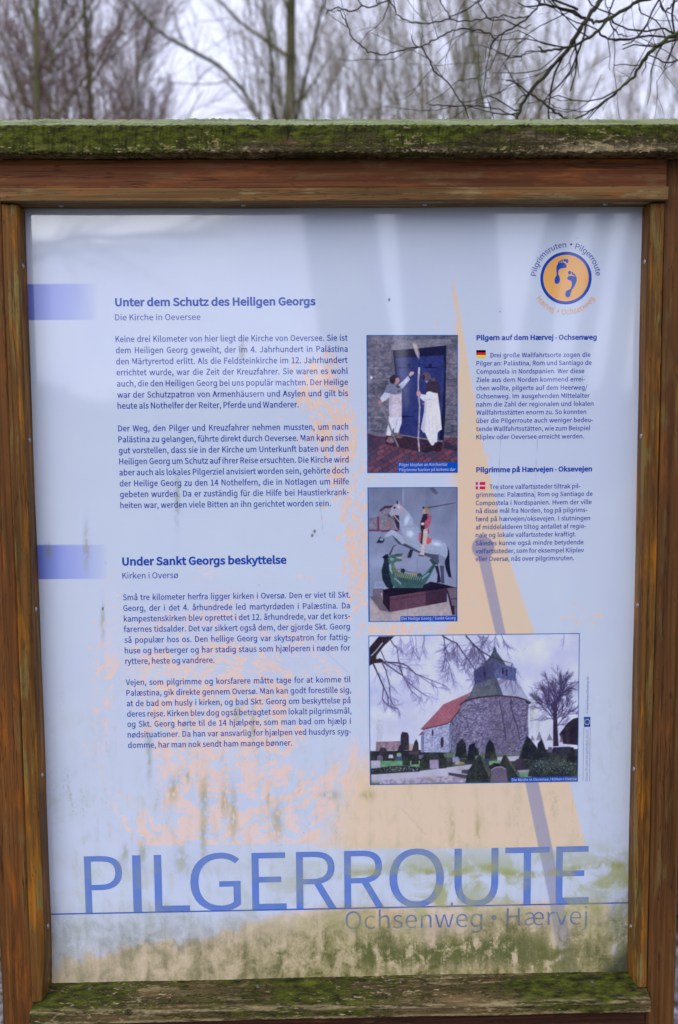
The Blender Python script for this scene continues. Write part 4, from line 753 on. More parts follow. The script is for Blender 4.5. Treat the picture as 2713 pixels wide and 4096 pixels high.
sub('paragraph', INK_TEXT, 0.0003, [(zz(440, 2180, s1, [
 ('Små tre kilometer herfra ligger kirken i Oversø. Den er viet til Skt.', 82, 1508, 346),
 ('Georg, der i det 4. århundrede led martyrdøden i Palæstina. Da', 84, 1505, 414),
 ('kampestenskirken blev oprettet i det 12. århundrede, var det kors-', 88, 1507, 480),
 ('farernes tidsalder. Det var sikkert også dem, der gjorde Skt. Georg', 88, 1505, 546),
 ('så populær hos os. Den hellige Georg var skytspatron for fattig-', 92, 1507, 613),
 ('huse og herberger og har stadig staus som hjælperen i nøden for', 94, 1508, 680),
 ('ryttere, heste og vandrere.', 97, 656, 746)]), 23.0, 12, 2)])
sub('paragraph', INK_TEXT, 0.0003, [(zz(440, 2650, s1, [
 ('Vejen, som pilgrimme og korsfarere måtte tage for at komme til', 100, 1509, 142),
 ('Palæstina, gik direkte gennem Oversø. Man kan godt forestille sig,', 104, 1514, 208),
 ('at de bad om husly i kirken, og bad Skt. Georg om beskyttelse på', 106, 1509, 274),
 ('deres rejse. Kirken blev dog også betragtet som lokalt pilgrimsmål,', 108, 1515, 340),
 ('og Skt. Georg hørte til de 14 hjælpere, som man bad om hjælp i', 110, 1511, 404),
 ('nødsituationer. Da han var ansvarlig for hjælpen ved husdyrs syg-', 112, 1513, 470),
 ('domme, har man nok sendt ham mange bønner.', 114, 1143, 536)]), 22.8, 12, 2)])
sub('heading', INK_HEAD, 0.0003, [(zz(1860, 1300, s2, [('Pilgern auf dem Hærvej · Ochsenweg', 121, 1378, 158)]), 19.0, 58, 2)])
sub('paragraph', INK_TEXT, 0.0003, [(zz(1860, 1300, s2, [
 ('Drei große Wallfahrtsorte zogen die', 268, 1312, 339), ('Pilger an: Palästina, Rom und Santiago de', 120, 1324, 424),
 ('Compostela in Nordspanien. Wer diese', 120, 1248, 510), ('Ziele aus dem Norden kommend errei-', 120, 1253, 597),
 ('chen wollte, pilgerte auf dem Heerweg/', 119, 1280, 683), ('Ochsenweg. Im ausgehenden Mittelalter', 119, 1304, 768),
 ('nahm die Zahl der regionalen und lokalen', 119, 1343, 853), ('Wallfahrtsstätten enorm zu. So konnten', 120, 1268, 938),
 ('über die Pilgerroute auch weniger bedeu-', 119, 1338, 1024), ('tende Wallfahrtsstätten, wie zum Beispiel', 118, 1309, 1109),
 ('Kliplev oder Oeversee erreicht werden.', 118, 1244, 1194)]), 17.8, 12, 2)])
sub('heading', INK_HEAD, 0.0003, [(zz(1860, 1800, s2, [('Pilgrimme på Hærvejen · Oksevejen', 118, 1328, 232)]), 19.0, 58, 2)])
sub('paragraph', INK_TEXT, 0.0003, [(zz(1860, 1800, s2, [
 ('Tre store valfartssteder tiltrak pil-', 257, 1206, 408), ('grimmene: Palæstina, Rom og Santiago de', 114, 1334, 491),
 ('Compostela i Nordspanien. Hvem der ville', 113, 1324, 577), ('nå disse mål fra Norden, tog på pilgrims-', 115, 1279, 660),
 ('færd på hærvejen/oksevejen. I slutningen', 113, 1308, 745), ('af middelalderen tiltog antallet af regio-', 113, 1266, 829),
 ('nale og lokale valfartssteder kraftigt.', 113, 1163, 912), ('Således kunne også mindre betydende', 112, 1239, 997),
 ('valfartssteder, som for eksempel Kliplev', 111, 1244, 1080), ('eller Oversø, nås over pilgrimsruten.', 111, 1141, 1162)]), 17.8, 12, 2)])

# flags beside the right-hand texts
def flag_rect(k, x0, y0, x1, y1, ox, oy): k.poly([[bd(ox+x/s2, oy+y/s2) for x, y in ((x0, y0), (x1, y0), (x1, y1), (x0, y1))]])
for i, (m, a, b) in enumerate(((INK_BLACK, 262, 288), (INK_RED, 288, 315), (INK_GOLD, 315, 341))):
    k = Ink(); flag_rect(k, 119, a, 218, b, 1860, 1300); k.build('flag_stripe', m, PANEL, 0.0003)
k = Ink(); flag_rect(k, 113, 334, 213, 410, 1860, 1800); k.build('flag', INK_RED, PANEL, 0.0003)
k = Ink(); flag_rect(k, 137, 334, 153, 410, 1860, 1800); k.build('flag_cross', INK_WHITE, PANEL, 0.0005)
k = Ink(); flag_rect(k, 113, 366, 137, 380, 1860, 1800); flag_rect(k, 153, 366, 213, 380, 1860, 1800); k.build('flag_cross', INK_WHITE, PANEL, 0.0005)

# big title: each letter fitted between its traced sides
k = Ink(); za, zb = (300, 3300, 1.4255), (1350, 3300, 1.30667)
base = lambda px: 3652.9+(px-347.7)*(3611.5-3652.9)/(2354.8-347.7)
for ch, a, b, z0 in (('P', 62, 276, za), ('I', 335, 383, za), ('L', 458, 657, za), ('G', 662, 948, za), ('E', 1012, 1208, za), ('R', 1264, 1492, za),
                     ('R', 37, 243, zb), ('O', 272, 557, zb), ('U', 611, 840, zb), ('T', 875, 1106, zb), ('E', 1140, 1313, zb)):
    xa, xb = z0[0]+a/z0[2], z0[0]+b/z0[2]; adv, v, tr, mn, mxx = glyph(ch, -4, 8)
    A, B = bd(xa, base(xa)), bd(xb, base(xb)); h = bd(xa, base(xa)-229)[1]-A[1]
    k.add([(A[0]+(p[0]-mn)/(mxx-mn)*(B[0]-A[0]), A[1]+p[1]/CAPH*h+(B[1]-A[1])*(p[0]-mn)/(mxx-mn)) for p in v], tr)
k.build('title', INK_TITLE, PANEL, 0.0003)
k = Ink(); a, b = bd(170, 3657), bd(2530, 3610); k.poly([[(a[0], a[1]-0.0011), (b[0], b[1]-0.0011), (b[0], b[1]+0.0011), (a[0], a[1]+0.0011)]])
k.build('title_line', INK_LINE, PANEL, 0.0005)
k = Ink(); z7 = (1350, 3300, 1.30667)
set_block(k, zz(*z7, [('Ochsenweg', 42, 757, 545)]), 71.5, -8, 5); set_block(k, zz(*z7, [('Hærvej', 884, 1306, 527)]), 71.5, -8, 5)
c = bd(1350+819/1.30667, 3300+483/1.30667); k.poly([[(c[0]+0.0043*math.cos(t*math.pi/12), c[1]+0.0043*math.sin(t*math.pi/12)) for t in range(24)]])
k.build('subtitle', INK_SUB, PANEL, 0.0003)

# logo
LZ = 3.92
def lg(x, y): return bd(2060+x/LZ, 940+y/LZ)
C0 = lg(801, 676); ru = (lg(1203, 676)[0]-lg(398, 676)[0])/2/403.0
def lc(x, y): return (C0[0]+(x-801)*ru, C0[1]-(y-676)*ru)
def circ(r, n=72): return [(C0[0]+r*ru*math.cos(2*math.pi*i/n), C0[1]+r*ru*math.sin(2*math.pi*i/n)) for i in range(n)]
k = Ink(); k.poly([circ(403), circ(357)]); k.build('logo_ring', INK_HEAD, PANEL, 0.0003)
k = Ink(); k.poly([circ(357)]); k.build('logo_disc', INK_ORG, PANEL, 0.0003)
def blobp(cx, cy, rx, ry, rot=0.0, n=18): return [lc(cx+rx*math.cos(t)*math.cos(rot)-ry*math.sin(t)*math.sin(rot), cy+rx*math.cos(t)*math.sin(rot)+ry*math.sin(t)*math.cos(rot)) for t in [2*math.pi*i/n for i in range(n)]]
def curve_pts(P, n=5):
    o = []
    for i in range(len(P)):
        a, b, c_, d = (np.array(P[(i+j) % len(P)], float) for j in (-1, 0, 1, 2))
        for t in np.linspace(0, 1, n, endpoint=False):
            o.append(tuple(0.5*((2*b)+(-a+c_)*t+(2*a-5*b+4*c_-d)*t*t+(-a+3*b-3*c_+d)*t**3)))
    return o
k = Ink()
k.poly([[lc(*p) for p in curve_pts([(668, 462), (720, 438), (770, 440), (806, 480), (800, 512), (765, 522), (715, 530), (682, 560), (676, 610), (700, 660), (706, 710), (690, 750), (660, 764), (632, 752), (622, 715), (630, 670), (652, 630), (648, 570), (648, 510)])]])
k.poly([[lc(*p) for p in curve_pts([(822, 668), (845, 645), (890, 642), (945, 660), (968, 695), (960, 745), (935, 800), (900, 850), (878, 900), (870, 945), (845, 970), (812, 966), (793, 935), (800, 890), (825, 862), (866, 845), (890, 800), (895, 755), (880, 718), (845, 705), (826, 695)])]])
for cx, cy, rx, ry, ro in ((812, 414, 24, 34, -0.2), (774, 402, 13, 26, 0.2), (738, 408, 13, 19, 0.2), (707, 420, 12, 17, 0.3), (682, 440, 10, 17, 0.4), (856, 592, 24, 30, 0.25), (904, 606, 13, 26, -0.2), (930, 622, 11, 15, -0.3), (948, 645, 10, 13, -0.4), (960, 674, 8, 12, -0.4)):
    k.poly([blobp(cx, cy, rx, ry, ro)])
k.build('logo_footprint', INK_HEAD, PANEL, 0.0005)
def arc_text(k, txt, a0, a1, rb, cap, bottom=False, bold=0):
    G = [(c, glyph(c, bold, 3)) if c != ' ' else (c, None) for c in txt]
    tot = sum(SPACE if g is None else g[0] for _, g in G); s = cap*ru/CAPH; A = abs(a1-a0)*rb*ru; tr_ = (A/s-tot)/max(len(G)-1, 1); pen = 0
    for c, g in G:
        adv = SPACE if g is None else g[0]
        if g:
            f = (pen+adv/2)*s/(rb*ru); a = a0+f if bottom else a0-f
            for_r = (lambda p: (-(p[0]-adv/2)*s, p[1]*s)) if False else (lambda p: ((p[0]-adv/2)*s, p[1]*s))
            pts = []
            for p in g[1]:
                u, v = for_r(p); r = rb*ru-v if bottom else rb*ru+v; aa = a+u/(rb*ru) if bottom else a-u/(rb*ru)
                pts.append((C0[0]+r*math.cos(aa), C0[1]+r*math.sin(aa)))
            k.add(pts, g[2])
        pen += adv+tr_
k = Ink(); arc_text(k, 'Pilgrimsruten', R(177), R(89.5), 470, 84); arc_text(k, 'Pilgerroute', R(75), R(3.5), 470, 84)
a = R(82); k.poly([[(C0[0]+ru*(520*math.cos(a)+17*math.cos(t*0.4)), C0[1]+ru*(520*math.sin(a)+17*math.sin(t*0.4))) for t in range(16)]])
k.build('logo_lettering', INK_TEXT, PANEL, 0.0003)
k = Ink(); arc_text(k, 'Hærvej', R(213), R(250.5), 560, 86, True); arc_text(k, 'Ochsenweg', R(262.5), R(326), 560, 86, True)
a = R(257); k.poly([[(C0[0]+ru*(520*math.cos(a)+17*math.cos(t*0.4)), C0[1]+ru*(520*math.sin(a)+17*math.sin(t*0.4))) for t in range(16)]])
k.build('logo_lettering', INK_ORG, PANEL, 0.0003)

# upright credit line with the small flag of stars
s4 = 3.94667
def cz(x, y): return bd(2200+x/s4, 2600+y/s4)
def upright(k, txt, p0, p1, cap):
    A, B = np.array(cz(*p0)), np.array(cz(*p1)); L = np.linalg.norm(B-A); d = (B-A)/L; u = np.array((-d[1], d[0])); s = cap/s4*3.72e-4/CAPH
    g, n = line_metrics(txt, 0, 2); kx = L/(s*(g+n*SPACE)); pen = -glyph(txt[0], 0, 2)[3]
    for c in txt:
        if c == ' ': pen += SPACE; continue
        adv, v, tr, _, _ = glyph(c, 0, 2); k.add([tuple(A+d*(pen+p[0])*s*kx+u*p[1]*s) for p in v], tr); pen += adv
k = Ink(); upright(k, 'Dieses Projekt ist gefördert durch:', (596, 2068), (608, 1246), 42); k.build('credit_line', INK_GREY, PANEL, 0.0003)
k = Ink(); upright(k, '© www.bueroOeding.de', (605, 1002), (614, 420), 36); k.build('credit_line', INK_SUB, PANEL, 0.0003)
k = Ink()
for xa, xb in ((536, 521), (637, 625)):
    a, b = cz(xa, 1215), cz(xb, 2068); k.poly([[(a[0]-0.0003, a[1]), (a[0]+0.0003, a[1]), (b[0]+0.0003, b[1]), (b[0]-0.0003, b[1])]])
k.build('credit_rule', INK_GREY, PANEL, 0.0003)
k = Ink(); k.poly([[cz(536, 1054), cz(640, 1054), cz(638, 1213), cz(536, 1213)]]); k.build('star_flag', INK_HEAD, PANEL, 0.0003)
k = Ink(); c = cz(588, 1134)
for i in range(12):
    a = i*math.pi/6; q = (c[0]+0.0040*math.cos(a), c[1]+0.0040*math.sin(a))
    k.poly([[(q[0]+(0.00105 if j % 2 == 0 else 0.00045)*math.sin(j*math.pi/5), q[1]+(0.00105 if j % 2 == 0 else 0.00045)*math.cos(j*math.pi/5)) for j in range(10)]])
k.build('star_ring', INK_GOLD, PANEL, 0.0005)

# ------------------------------------------------------------------ printed picture: two pilgrims at a church door
Z1 = 4.1263
c = Canvas(25, 42, 1510, 2276, 0.5)
X = c.X/c.k+25; Y = c.Y/c.k+42
n = fbm(X/60, Y/45, 3, 5); blk = vnoise(X/190, np.floor(Y/170+0.35*vnoise(X/300, Y/300, 4))*3.1, 8)
wall = np.stack([92+60*(n-0.5)+34*(blk-0.5), 90+58*(n-0.5)+26*(blk-0.5), 108+62*(n-0.5)+24*(blk-0.5)], -1)
m = sstep(0.55, 0.72, fbm(X/36, Y/30, 14, 4)); wall = wall*(1-0.45*m[..., None])+np.array((138, 142, 166))*0.45*m[..., None]
m = sstep(0.60, 0.72, fbm(X/50, Y/40, 19, 4)); wall = wall*(1-0.35*m[..., None])+np.array((60, 54, 78))*0.35*m[..., None]
for yj in (585, 778, 1040, 1385, 1590):
    m = np.exp(-((Y-yj-18*(vnoise(X/120, Y*0, yj)-0.5))/9)**2)*(X < 430); wall = wall*(1-0.4*m[..., None])+np.array((150, 152, 168))*0.4*m[..., None]
for yj in (520, 770, 880, 1190, 1430, 1640):
    m = np.exp(-((Y-yj-14*(vnoise(X/90, Y*0, yj)-0.5))/9)**2)*(X > 1320); wall = wall*(1-0.5*m[..., None])+np.array((44, 40, 58))*0.5*m[..., None]
c.a[:] = wall
c.poly([(425, 295), (440, 200), (560, 130), (1400, 110), (1425, 185), (1335, 215), (900, 250)], (116, 115, 132), 0.75, 0.25, 30, 5)
# ground
u = (X*0.80-Y*0.60)/150; v = (X*0.52+Y*0.86)/74; row = np.floor(v); col = np.floor(u+0.5*(row % 2))
h = hash2(col, row, 7); brick = np.where((h < 0.4)[..., None], (74, 58, 84), np.where((h < 0.72)[..., None], (112, 62, 80), (96, 56, 72))).astype(float)
fu = (u+0.5*(row % 2)) % 1; fv = v % 1; mort = (fu < 0.06) | (fv < 0.10); brick[mort] = (50, 42, 60)
brick *= (0.85+0.3*fbm(X/25, Y/25, 9, 3))[..., None]
gm = Y > 1640+60*sstep(30, 500, X)+30*sstep(900, 1500, X); c.a[gm] = brick[gm]
c.poly([(40, 1640), (200, 1650), (360, 1700), (340, 1830), (180, 1900), (40, 1960)], (58, 46, 66), 0.6)
c.poly([(40, 1600), (200, 1640), (350, 1680), (345, 1715), (160, 1690), (40, 1650)], (118, 116, 134), 0.7, 0.3)
c.poly([(1310, 1780), (1400, 1820), (1520, 1900), (1520, 1960), (1290, 1900)], (48, 42, 58), 0.8, 0.3)
# doorway
c.poly([(430, 297), (900, 262), (1335, 215), (1322, 1300), (1292, 1795), (600, 1690), (520, 1200), (448, 700)], (30, 31, 62))
c.poly([(500, 425), (890, 400), (1290, 375), (1305, 600), (1270, 1300), (1215, 1760), (560, 1672), (600, 1250), (520, 640)], (38, 48, 116), 1, 0.18, 40, 4)
c.poly([(430, 300), (462, 300), (500, 690), (440, 700)], (84, 84, 100)); c.poly([(890, 400), (900, 400), (900, 1720), (892, 1720)], (24, 28, 70))
for x0, x1, y0 in ((545, 800, 578), (985, 1215, 574), (600, 790, 1376)): c.line([(x0, y0), (x1, y0+4)], 22, (24, 24, 52), 0.9, 10)
for x0 in (720, 1070): c.ell(x0, 540, 30, 34, (26, 28, 62), 0.8)
c.poly([(560, 1668), (900, 1722), (1280, 1772), (1280, 1800), (900, 1750), (560, 1694)], (112, 106, 118))
c.poly([(330, 1710), (600, 1690), (900, 1745), (1255, 1800), (1260, 1905), (900, 1965), (330, 1832)], (58, 40, 54), 1, 0.2)
c.ell(104, 738, 18, 24, (190, 195, 215))
# left pilgrim
c.poly([(345, 1780), (380, 1720), (440, 1708), (478, 1800), (400, 1815)], (124, 88, 96), 1, 0.3); c.poly([(498, 1680), (560, 1652), (625, 1700), (600, 1735), (520, 1732)], (112, 82, 82), 1, 0.3)
c.poly([(388, 1370), (600, 1350), (602, 1480), (545, 1642), (472, 1640), (464, 1570), (412, 1695), (343, 1680), (385, 1460)], (196, 202, 226), 1, 0.1)
c.line([(540, 1390), (500, 1560), (470, 1620)], 7, (146, 150, 180)); c.line([(468, 1570), (462, 1640)], 10, (40, 40, 66))
c.poly([(398, 1000), (600, 955), (606, 1250), (598, 1380), (400, 1390), (390, 1200)], (186, 178, 194), 1, 0.14, 26)
c.poly([(398, 1000), (440, 1000), (430, 1390), (400, 1390), (390, 1200)], (150, 146, 172), 0.6)
c.poly([(550, 852), (640, 780), (706, 708), (742, 770), (680, 840), (612, 925), (570, 960)], (152, 166, 198), 1, 0.14); c.line([(590, 850), (700, 770)], 12, (186, 196, 222), 0.7)
c.poly([(318, 978), (412, 1000), (398, 1060), (285, 1146), (246, 1082)], (176, 186, 212), 1, 0.12)
c.poly([(318, 975), (362, 862), (440, 838), (558, 858), (605, 920), (590, 1000), (480, 1020), (400, 992)], (104, 112, 142), 1, 0.22); c.poly([(500, 860), (575, 880), (570, 915), (520, 900)], (52, 50, 72), 0.9); c.ell(560, 960, 42, 22, (66, 60, 82), 0.8, 0.5)
c.poly([(480, 722), (545, 735), (572, 782), (548, 838), (490, 850), (470, 790)], (172, 118, 114), 1, 0.12); c.ell(452, 772, 52, 70, (44, 36, 52), 1, 0.1); c.ell(500, 722, 48, 24, (44, 36, 52))
c.poly([(718, 690), (755, 640), (808, 646), (800, 682), (735, 722)], (192, 148, 148)); c.ell(244, 1145, 34, 36, (172, 106, 112))
c.line([(262, 1180), (340, 1350), (440, 1640), (545, 1872)], 27, (104, 100, 112)); c.line([(256, 1182), (334, 1352), (434, 1642), (540, 1872)], 8, (148, 142, 150), 0.6)
# right pilgrim
c.poly([(1085, 1850), (1190, 1790), (1270, 1820), (1250, 1960), (1100, 1950)], (58, 36, 48), 1, 0.2); c.poly([(930, 1920), (1060, 1890), (1110, 1950), (1000, 1975), (930, 1965)], (46, 36, 52), 1, 0.2)
c.poly([(985, 1645), (1192, 1635), (1186, 1800), (1142, 1812), (1128, 1854), (1090, 1852), (1045, 1780)], (196, 206, 228), 1, 0.08)
c.poly([(1018, 985), (1192, 990), (1214, 1160), (1236, 1320), (1262, 1592), (1212, 1622), (1190, 1655), (960, 1642), (914, 1580), (968, 1300), (976, 1120)], (200, 200, 208), 1, 0.07, 30)
c.poly([(1130, 990), (1192, 990), (1236, 1320), (1262, 1592), (1205, 1622), (1170, 1400)], (208, 198, 190), 0.7); c.poly([(976, 1120), (1010, 1120), (1000, 1400), (975, 1645), (914, 1580), (968, 1300)], (152, 160, 190), 0.6)
for xx in (1040, 1100, 1160): c.line([(xx, 1330), (xx+20, 1640)], 8, (168, 170, 190), 0.6)
c.poly([(1010, 968), (1112, 965), (1122, 1062), (1082, 1116), (950, 1122), (900, 1062), (918, 1008), (1000, 1022)], (188, 198, 224), 1, 0.1); c.line([(940, 1105), (1080, 1100)], 14, (140, 148, 180), 0.7)
c.poly([(1170, 800), (1222, 850), (1232, 1000), (1245, 1170), (1200, 1010)], (46, 40, 64)); c.poly([(985, 995), (1000, 850), (1105, 782), (1200, 800), (1225, 860), (1215, 965), (1182, 998), (1050, 962)], (56, 44, 62), 1, 0.2)
c.ell(1008, 722, 82, 72, (84, 68, 86), 1, 0.1, 0.25, 0.5); c.ell(960, 735, 26, 40, (48, 40, 56)); c.ell(1118, 772, 38, 30, (92, 70, 76)); c.poly([(985, 790), (1040, 795), (1010, 830)], (150, 138, 158))
c.line([(890, 580), (876, 800), (876, 1000), (898, 1210), (886, 1500), (874, 1750), (890, 1950)], 28, (146, 140, 160), 1, 24, 0.4); c.line([(890, 580), (886, 680)], 28, (196, 190, 184), 0.9)
c.poly([(845, 968), (898, 958), (922, 1010), (890, 1052), (850, 1032)], (192, 134, 136)); c.ell(955, 1165, 20, 16, (150, 96, 110))
c.poly([(772, 165), (850, 190), (880, 260), (898, 350), (895, 450), (835, 360), (795, 260)], (170, 160, 162), 0.55); c.poly([(790, 190), (845, 210), (880, 360), (880, 430), (825, 330)], (196, 186, 180), 0.55)
for p in ([(25, 42), (1535, 42), (1535, 60), (25, 60)], [(25, 42), (46, 42), (46, 2320), (25, 2320)], [(1515, 42), (1540, 42), (1540, 2320), (1515, 2320)], [(25, 2298), (1540, 2298), (1540, 2320), (25, 2320)]): c.poly(p, (12, 84, 178), 1, 0)
def p1(x, y): return bd(1460+x/Z1, 1330+y/Z1)
print_grid('picture', c.down(4), [p1(25, 42), p1(1535, 40), p1(1532, 2314), p1(38, 2320)], PRINT, PANEL, 0.0003)['label'] = 'printed picture of two pilgrims knocking at a blue church door'
k = Ink(); k.poly([[p1(540, 2144), p1(1532, 2138), p1(1532, 2312), p1(540, 2312)]]); k.build('caption', INK_CAP, PANEL, 0.0005)
k = Ink(); set_block(k, zz(1460, 1330, Z1, [('Pilger klopfen an Kirchentür', 568, 1364, 2208), ('Pilgrimme banker på kirkens dør', 568, 1496, 2292)]), 12.4, 0, 2); k.build('caption_lettering', INK_WHITE, PANEL, 0.0007)

# ------------------------------------------------------------------ printed picture: carved rider on a rearing horse above a dragon
c = Canvas(42, 35, 1488, 2224, 0.5); X = c.X/c.k+42; Y = c.Y/c.k+35
g = sstep(35, 1300, Y)[..., None]; nn = fbm(X/200, Y/200, 3, 4)[..., None]
c.a[:] = (np.array((96, 108, 140))*(1-g)+np.array((122, 136, 172))*g)*(0.9+0.2*nn)
c.poly([(640, 50), (1000, 50), (1000, 700), (640, 700)], (112, 126, 156), 0.5, 0.05); c.poly([(1150, 700), (1520, 560), (1520, 1700), (1330, 1650)], (112, 122, 156), 0.5, 0.05)
c.line([(630, 52), (628, 332)], 9, (160, 172, 200)); c.line([(858, 1190), (858, 1500)], 8, (100, 110, 144)); c.line([(1400, 140), (1210, 470)], 5, (150, 160, 184), 0.5)
c.poly([(1060, 48), (1130, 48), (1212, 140), (1160, 160), (1080, 90)], (84, 76, 104), 1, 0.3)
c.poly([(62, 545), (235, 515), (240, 410), (330, 345), (480, 340), (560, 480), (560, 745), (62, 735)], (112, 106, 126), 1, 0.25, 30, 4)
c.poly([(240, 412), (330, 340), (470, 335), (430, 380), (330, 385), (255, 440)], (56, 52, 74)); c.poly([(480, 480), (560, 470), (570, 745), (520, 690), (490, 600)], (48, 42, 66))
for p in ([(200, 522), (235, 514), (236, 732), (203, 738)], [(60, 725), (250, 738), (250, 758), (60, 754)], [(250, 738), (550, 734), (556, 758), (270, 772)]): c.poly(p, (104, 46, 72))
c.poly([(330, 640), (430, 590), (450, 640), (350, 700)], (132, 96, 90)); c.poly([(300, 540), (330, 560), (330, 630), (310, 620)], (84, 116, 126))
c.poly([(60, 1700), (300, 1700), (520, 2240), (60, 2240)], (142, 130, 140), 1, 0.1); c.poly([(60, 1830), (290, 1760), (400, 2095), (1350, 1930), (1520, 1900), (1520, 2250), (60, 2250)], (156, 144, 146), 1, 0.12, 40)
rg = np.random.default_rng(5)
for i in range(46):
    a, b = rg.uniform(70, 1400), rg.uniform(1990, 2230)
    if b > 2100-0.12*(a-400) or a < 300: c.ell(a, b, 34, 15, (128, 160, 178) if i % 2 else (172, 154, 138), 0.7, 0.3)
c.poly([(60, 1820), (250, 1770), (300, 1950), (400, 2095), (240, 2060)], (70, 60, 76), 0.7)
c.poly([(120, 1710), (300, 1690), (300, 1760), (120, 1830)], (98, 92, 116)); c.poly([(60, 1450), (122, 1440), (122, 1830), (60, 1830)], (112, 130, 156)); c.poly([(160, 1590), (345, 1585), (350, 1690), (165, 1700)], (138, 156, 190)); c.poly([(172, 1602), (340, 1598), (340, 1680), (176, 1686)], (120, 138, 172))
c.poly([(1330, 1690), (1525, 1690), (1525, 2150), (1440, 2150), (1380, 1880)], (44, 36, 50), 1, 0.2)
for p in ([(1350, 1690), (1515, 1700), (1515, 1870), (1410, 1880)], [(1410, 1890), (1515, 1890), (1515, 2010), (1440, 1990)], [(1470, 2010), (1520, 2020), (1520, 2150), (1480, 2140)]): c.poly(p, (104, 88, 102), 1, 0.15)
# far legs, tail
c.poly([(740, 1055), (795, 1070), (758, 1195), (690, 1198), (720, 1150)], (50, 42, 62)); c.line([(748, 1060), (700, 1160)], 12, (44, 40, 60)); c.poly([(1150, 1330), (1205, 1330), (1235, 1480), (1255, 1605), (1185, 1612), (1195, 1480)], (34, 36, 54))
c.poly([(1358, 1015), (1390, 1090), (1400, 1350), (1428, 1532), (1380, 1515), (1330, 1380), (1308, 1250)], (30, 30, 50)); c.poly([(1225, 1320), (1305, 1310), (1300, 1450), (1314, 1625), (1256, 1620), (1250, 1450)], (58, 64, 92))
# horse
c.poly([(535, 262), (552, 300), (612, 345), (705, 432), (790, 560), (860, 690), (900, 790), (1090, 885), (1240, 908), (1330, 975), (1366, 1060), (1362, 1150), (1318, 1250), (1305, 1330), (1225, 1330), (1200, 1190), (1060, 1182), (960, 1150), (870, 1108), (780, 1062), (700, 1012), (600, 985), (620, 850), (600, 720), (570, 620), (560, 500), (490, 490), (440, 532), (388, 524), (374, 500), (420, 430), (460, 345), (520, 310)], (132, 150, 180), 1, 0.08)
c.poly([(600, 985), (660, 960), (760, 1010), (900, 1090), (1060, 1130), (1210, 1150), (1230, 1240), (1200, 1330), (1150, 1240), (1060, 1190), (900, 1128), (780, 1066)], (54, 56, 80), 0.85)
c.poly([(1200, 1130), (1330, 1200), (1310, 1330), (1225, 1330)], (94, 106, 136), 0.7); c.poly([(570, 520), (640, 520), (660, 700), (610, 730)], (118, 136, 172), 0.6)
for e in ((690, 570, 60, 130, 0.35), (740, 800, 95, 95, 0), (1180, 970, 120, 50, 0.2), (560, 360, 50, 30, 0.7), (1000, 960, 80, 30, 0)): c.ell(e[0], e[1], e[2], e[3], (186, 206, 236), 0.75, 0.9, 0, e[4])
c.poly([(425, 738), (480, 742), (622, 850), (668, 950), (560, 972), (500, 900), (440, 822), (350, 858), (312, 842), (345, 800)], (146, 162, 194), 1, 0.05); c.poly([(440, 815), (520, 880), (620, 985), (560, 975), (500, 910)], (50, 56, 80), 0.9)
c.poly([(184, 948), (250, 848), (322, 884), (312, 930), (280, 952)], (36, 46, 68)); c.ell(272, 890, 36, 26, (150, 172, 204), 0.9, 0.4)
c.poly([(374, 500), (395, 470), (430, 510), (440, 535), (395, 530)], (50, 56, 80), 0.9); c.ell(486, 372, 20, 16, (26, 26, 42)); c.poly([(522, 262), (542, 258), (552, 312), (528, 316)], (30, 32, 50)); c.poly([(548, 262), (590, 330), (552, 320)], (150, 166, 196))
c.line([(600, 690), (740, 690), (860, 650), (920, 632)], 7, (110, 118, 148)); c.line([(800, 600), (850, 740)], 22, (110, 120, 152), 0.6)
for p in ([(430, 388), (520, 318), (614, 352), (600, 470)], [(438, 400), (480, 500), (566, 604)], [(490, 470), (604, 372)]): c.line(p, 16, (188, 140, 144))
c.ell(466, 530, 22, 26, (40, 38, 52)); c.ell(464, 530, 11, 14, (140, 140, 150))
# rider
c.poly([(885, 790), (930, 772), (940, 970), (905, 960), (876, 880)], (178, 84, 104)); c.poly([(1008, 848), (1102, 880), (1092, 950), (1012, 985)], (190, 74, 76)); c.ell(1000, 990, 60, 24, (176, 140, 170), 0.6, 0.6)
c.poly([(960, 478), (1040, 478), (1036, 560), (988, 622), (990, 742), (960, 760), (945, 980), (915, 960), (930, 760), (912, 700), (915, 610)], (46, 34, 50)); c.poly([(1022, 488), (1082, 500), (1094, 585), (1046, 700), (1068, 792), (1030, 804), (986, 712), (982, 610), (1030, 560)], (166, 68, 92), 1, 0.25, 20)
c.poly([(965, 732), (1034, 712), (1026, 850), (980, 1060), (975, 1168), (868, 1142), (930, 1094), (945, 950)], (176, 162, 158), 1, 0.2, 16); c.ell(965, 850, 22, 50, (176, 142, 78), 0.6, 0.5); c.poly([(868, 1140), (975, 1160), (970, 1176), (880, 1162)], (60, 48, 60))
c.ell(974, 436, 27, 42, (166, 128, 130)); c.poly([(944, 370), (1010, 354), (1062, 400), (1084, 486), (1030, 480), (1010, 440), (990, 402), (950, 396)], (132, 110, 86), 1, 0.25); c.poly([(944, 360), (985, 362), (960, 400)], (38, 30, 46)); c.ell(948, 638, 30, 22, (186, 174, 178))
c.line([(1036, 376), (1490, 298)], 15, (48, 40, 56), 1, 8); c.line([(1052, 350), (1062, 402)], 9, (110, 92, 66))
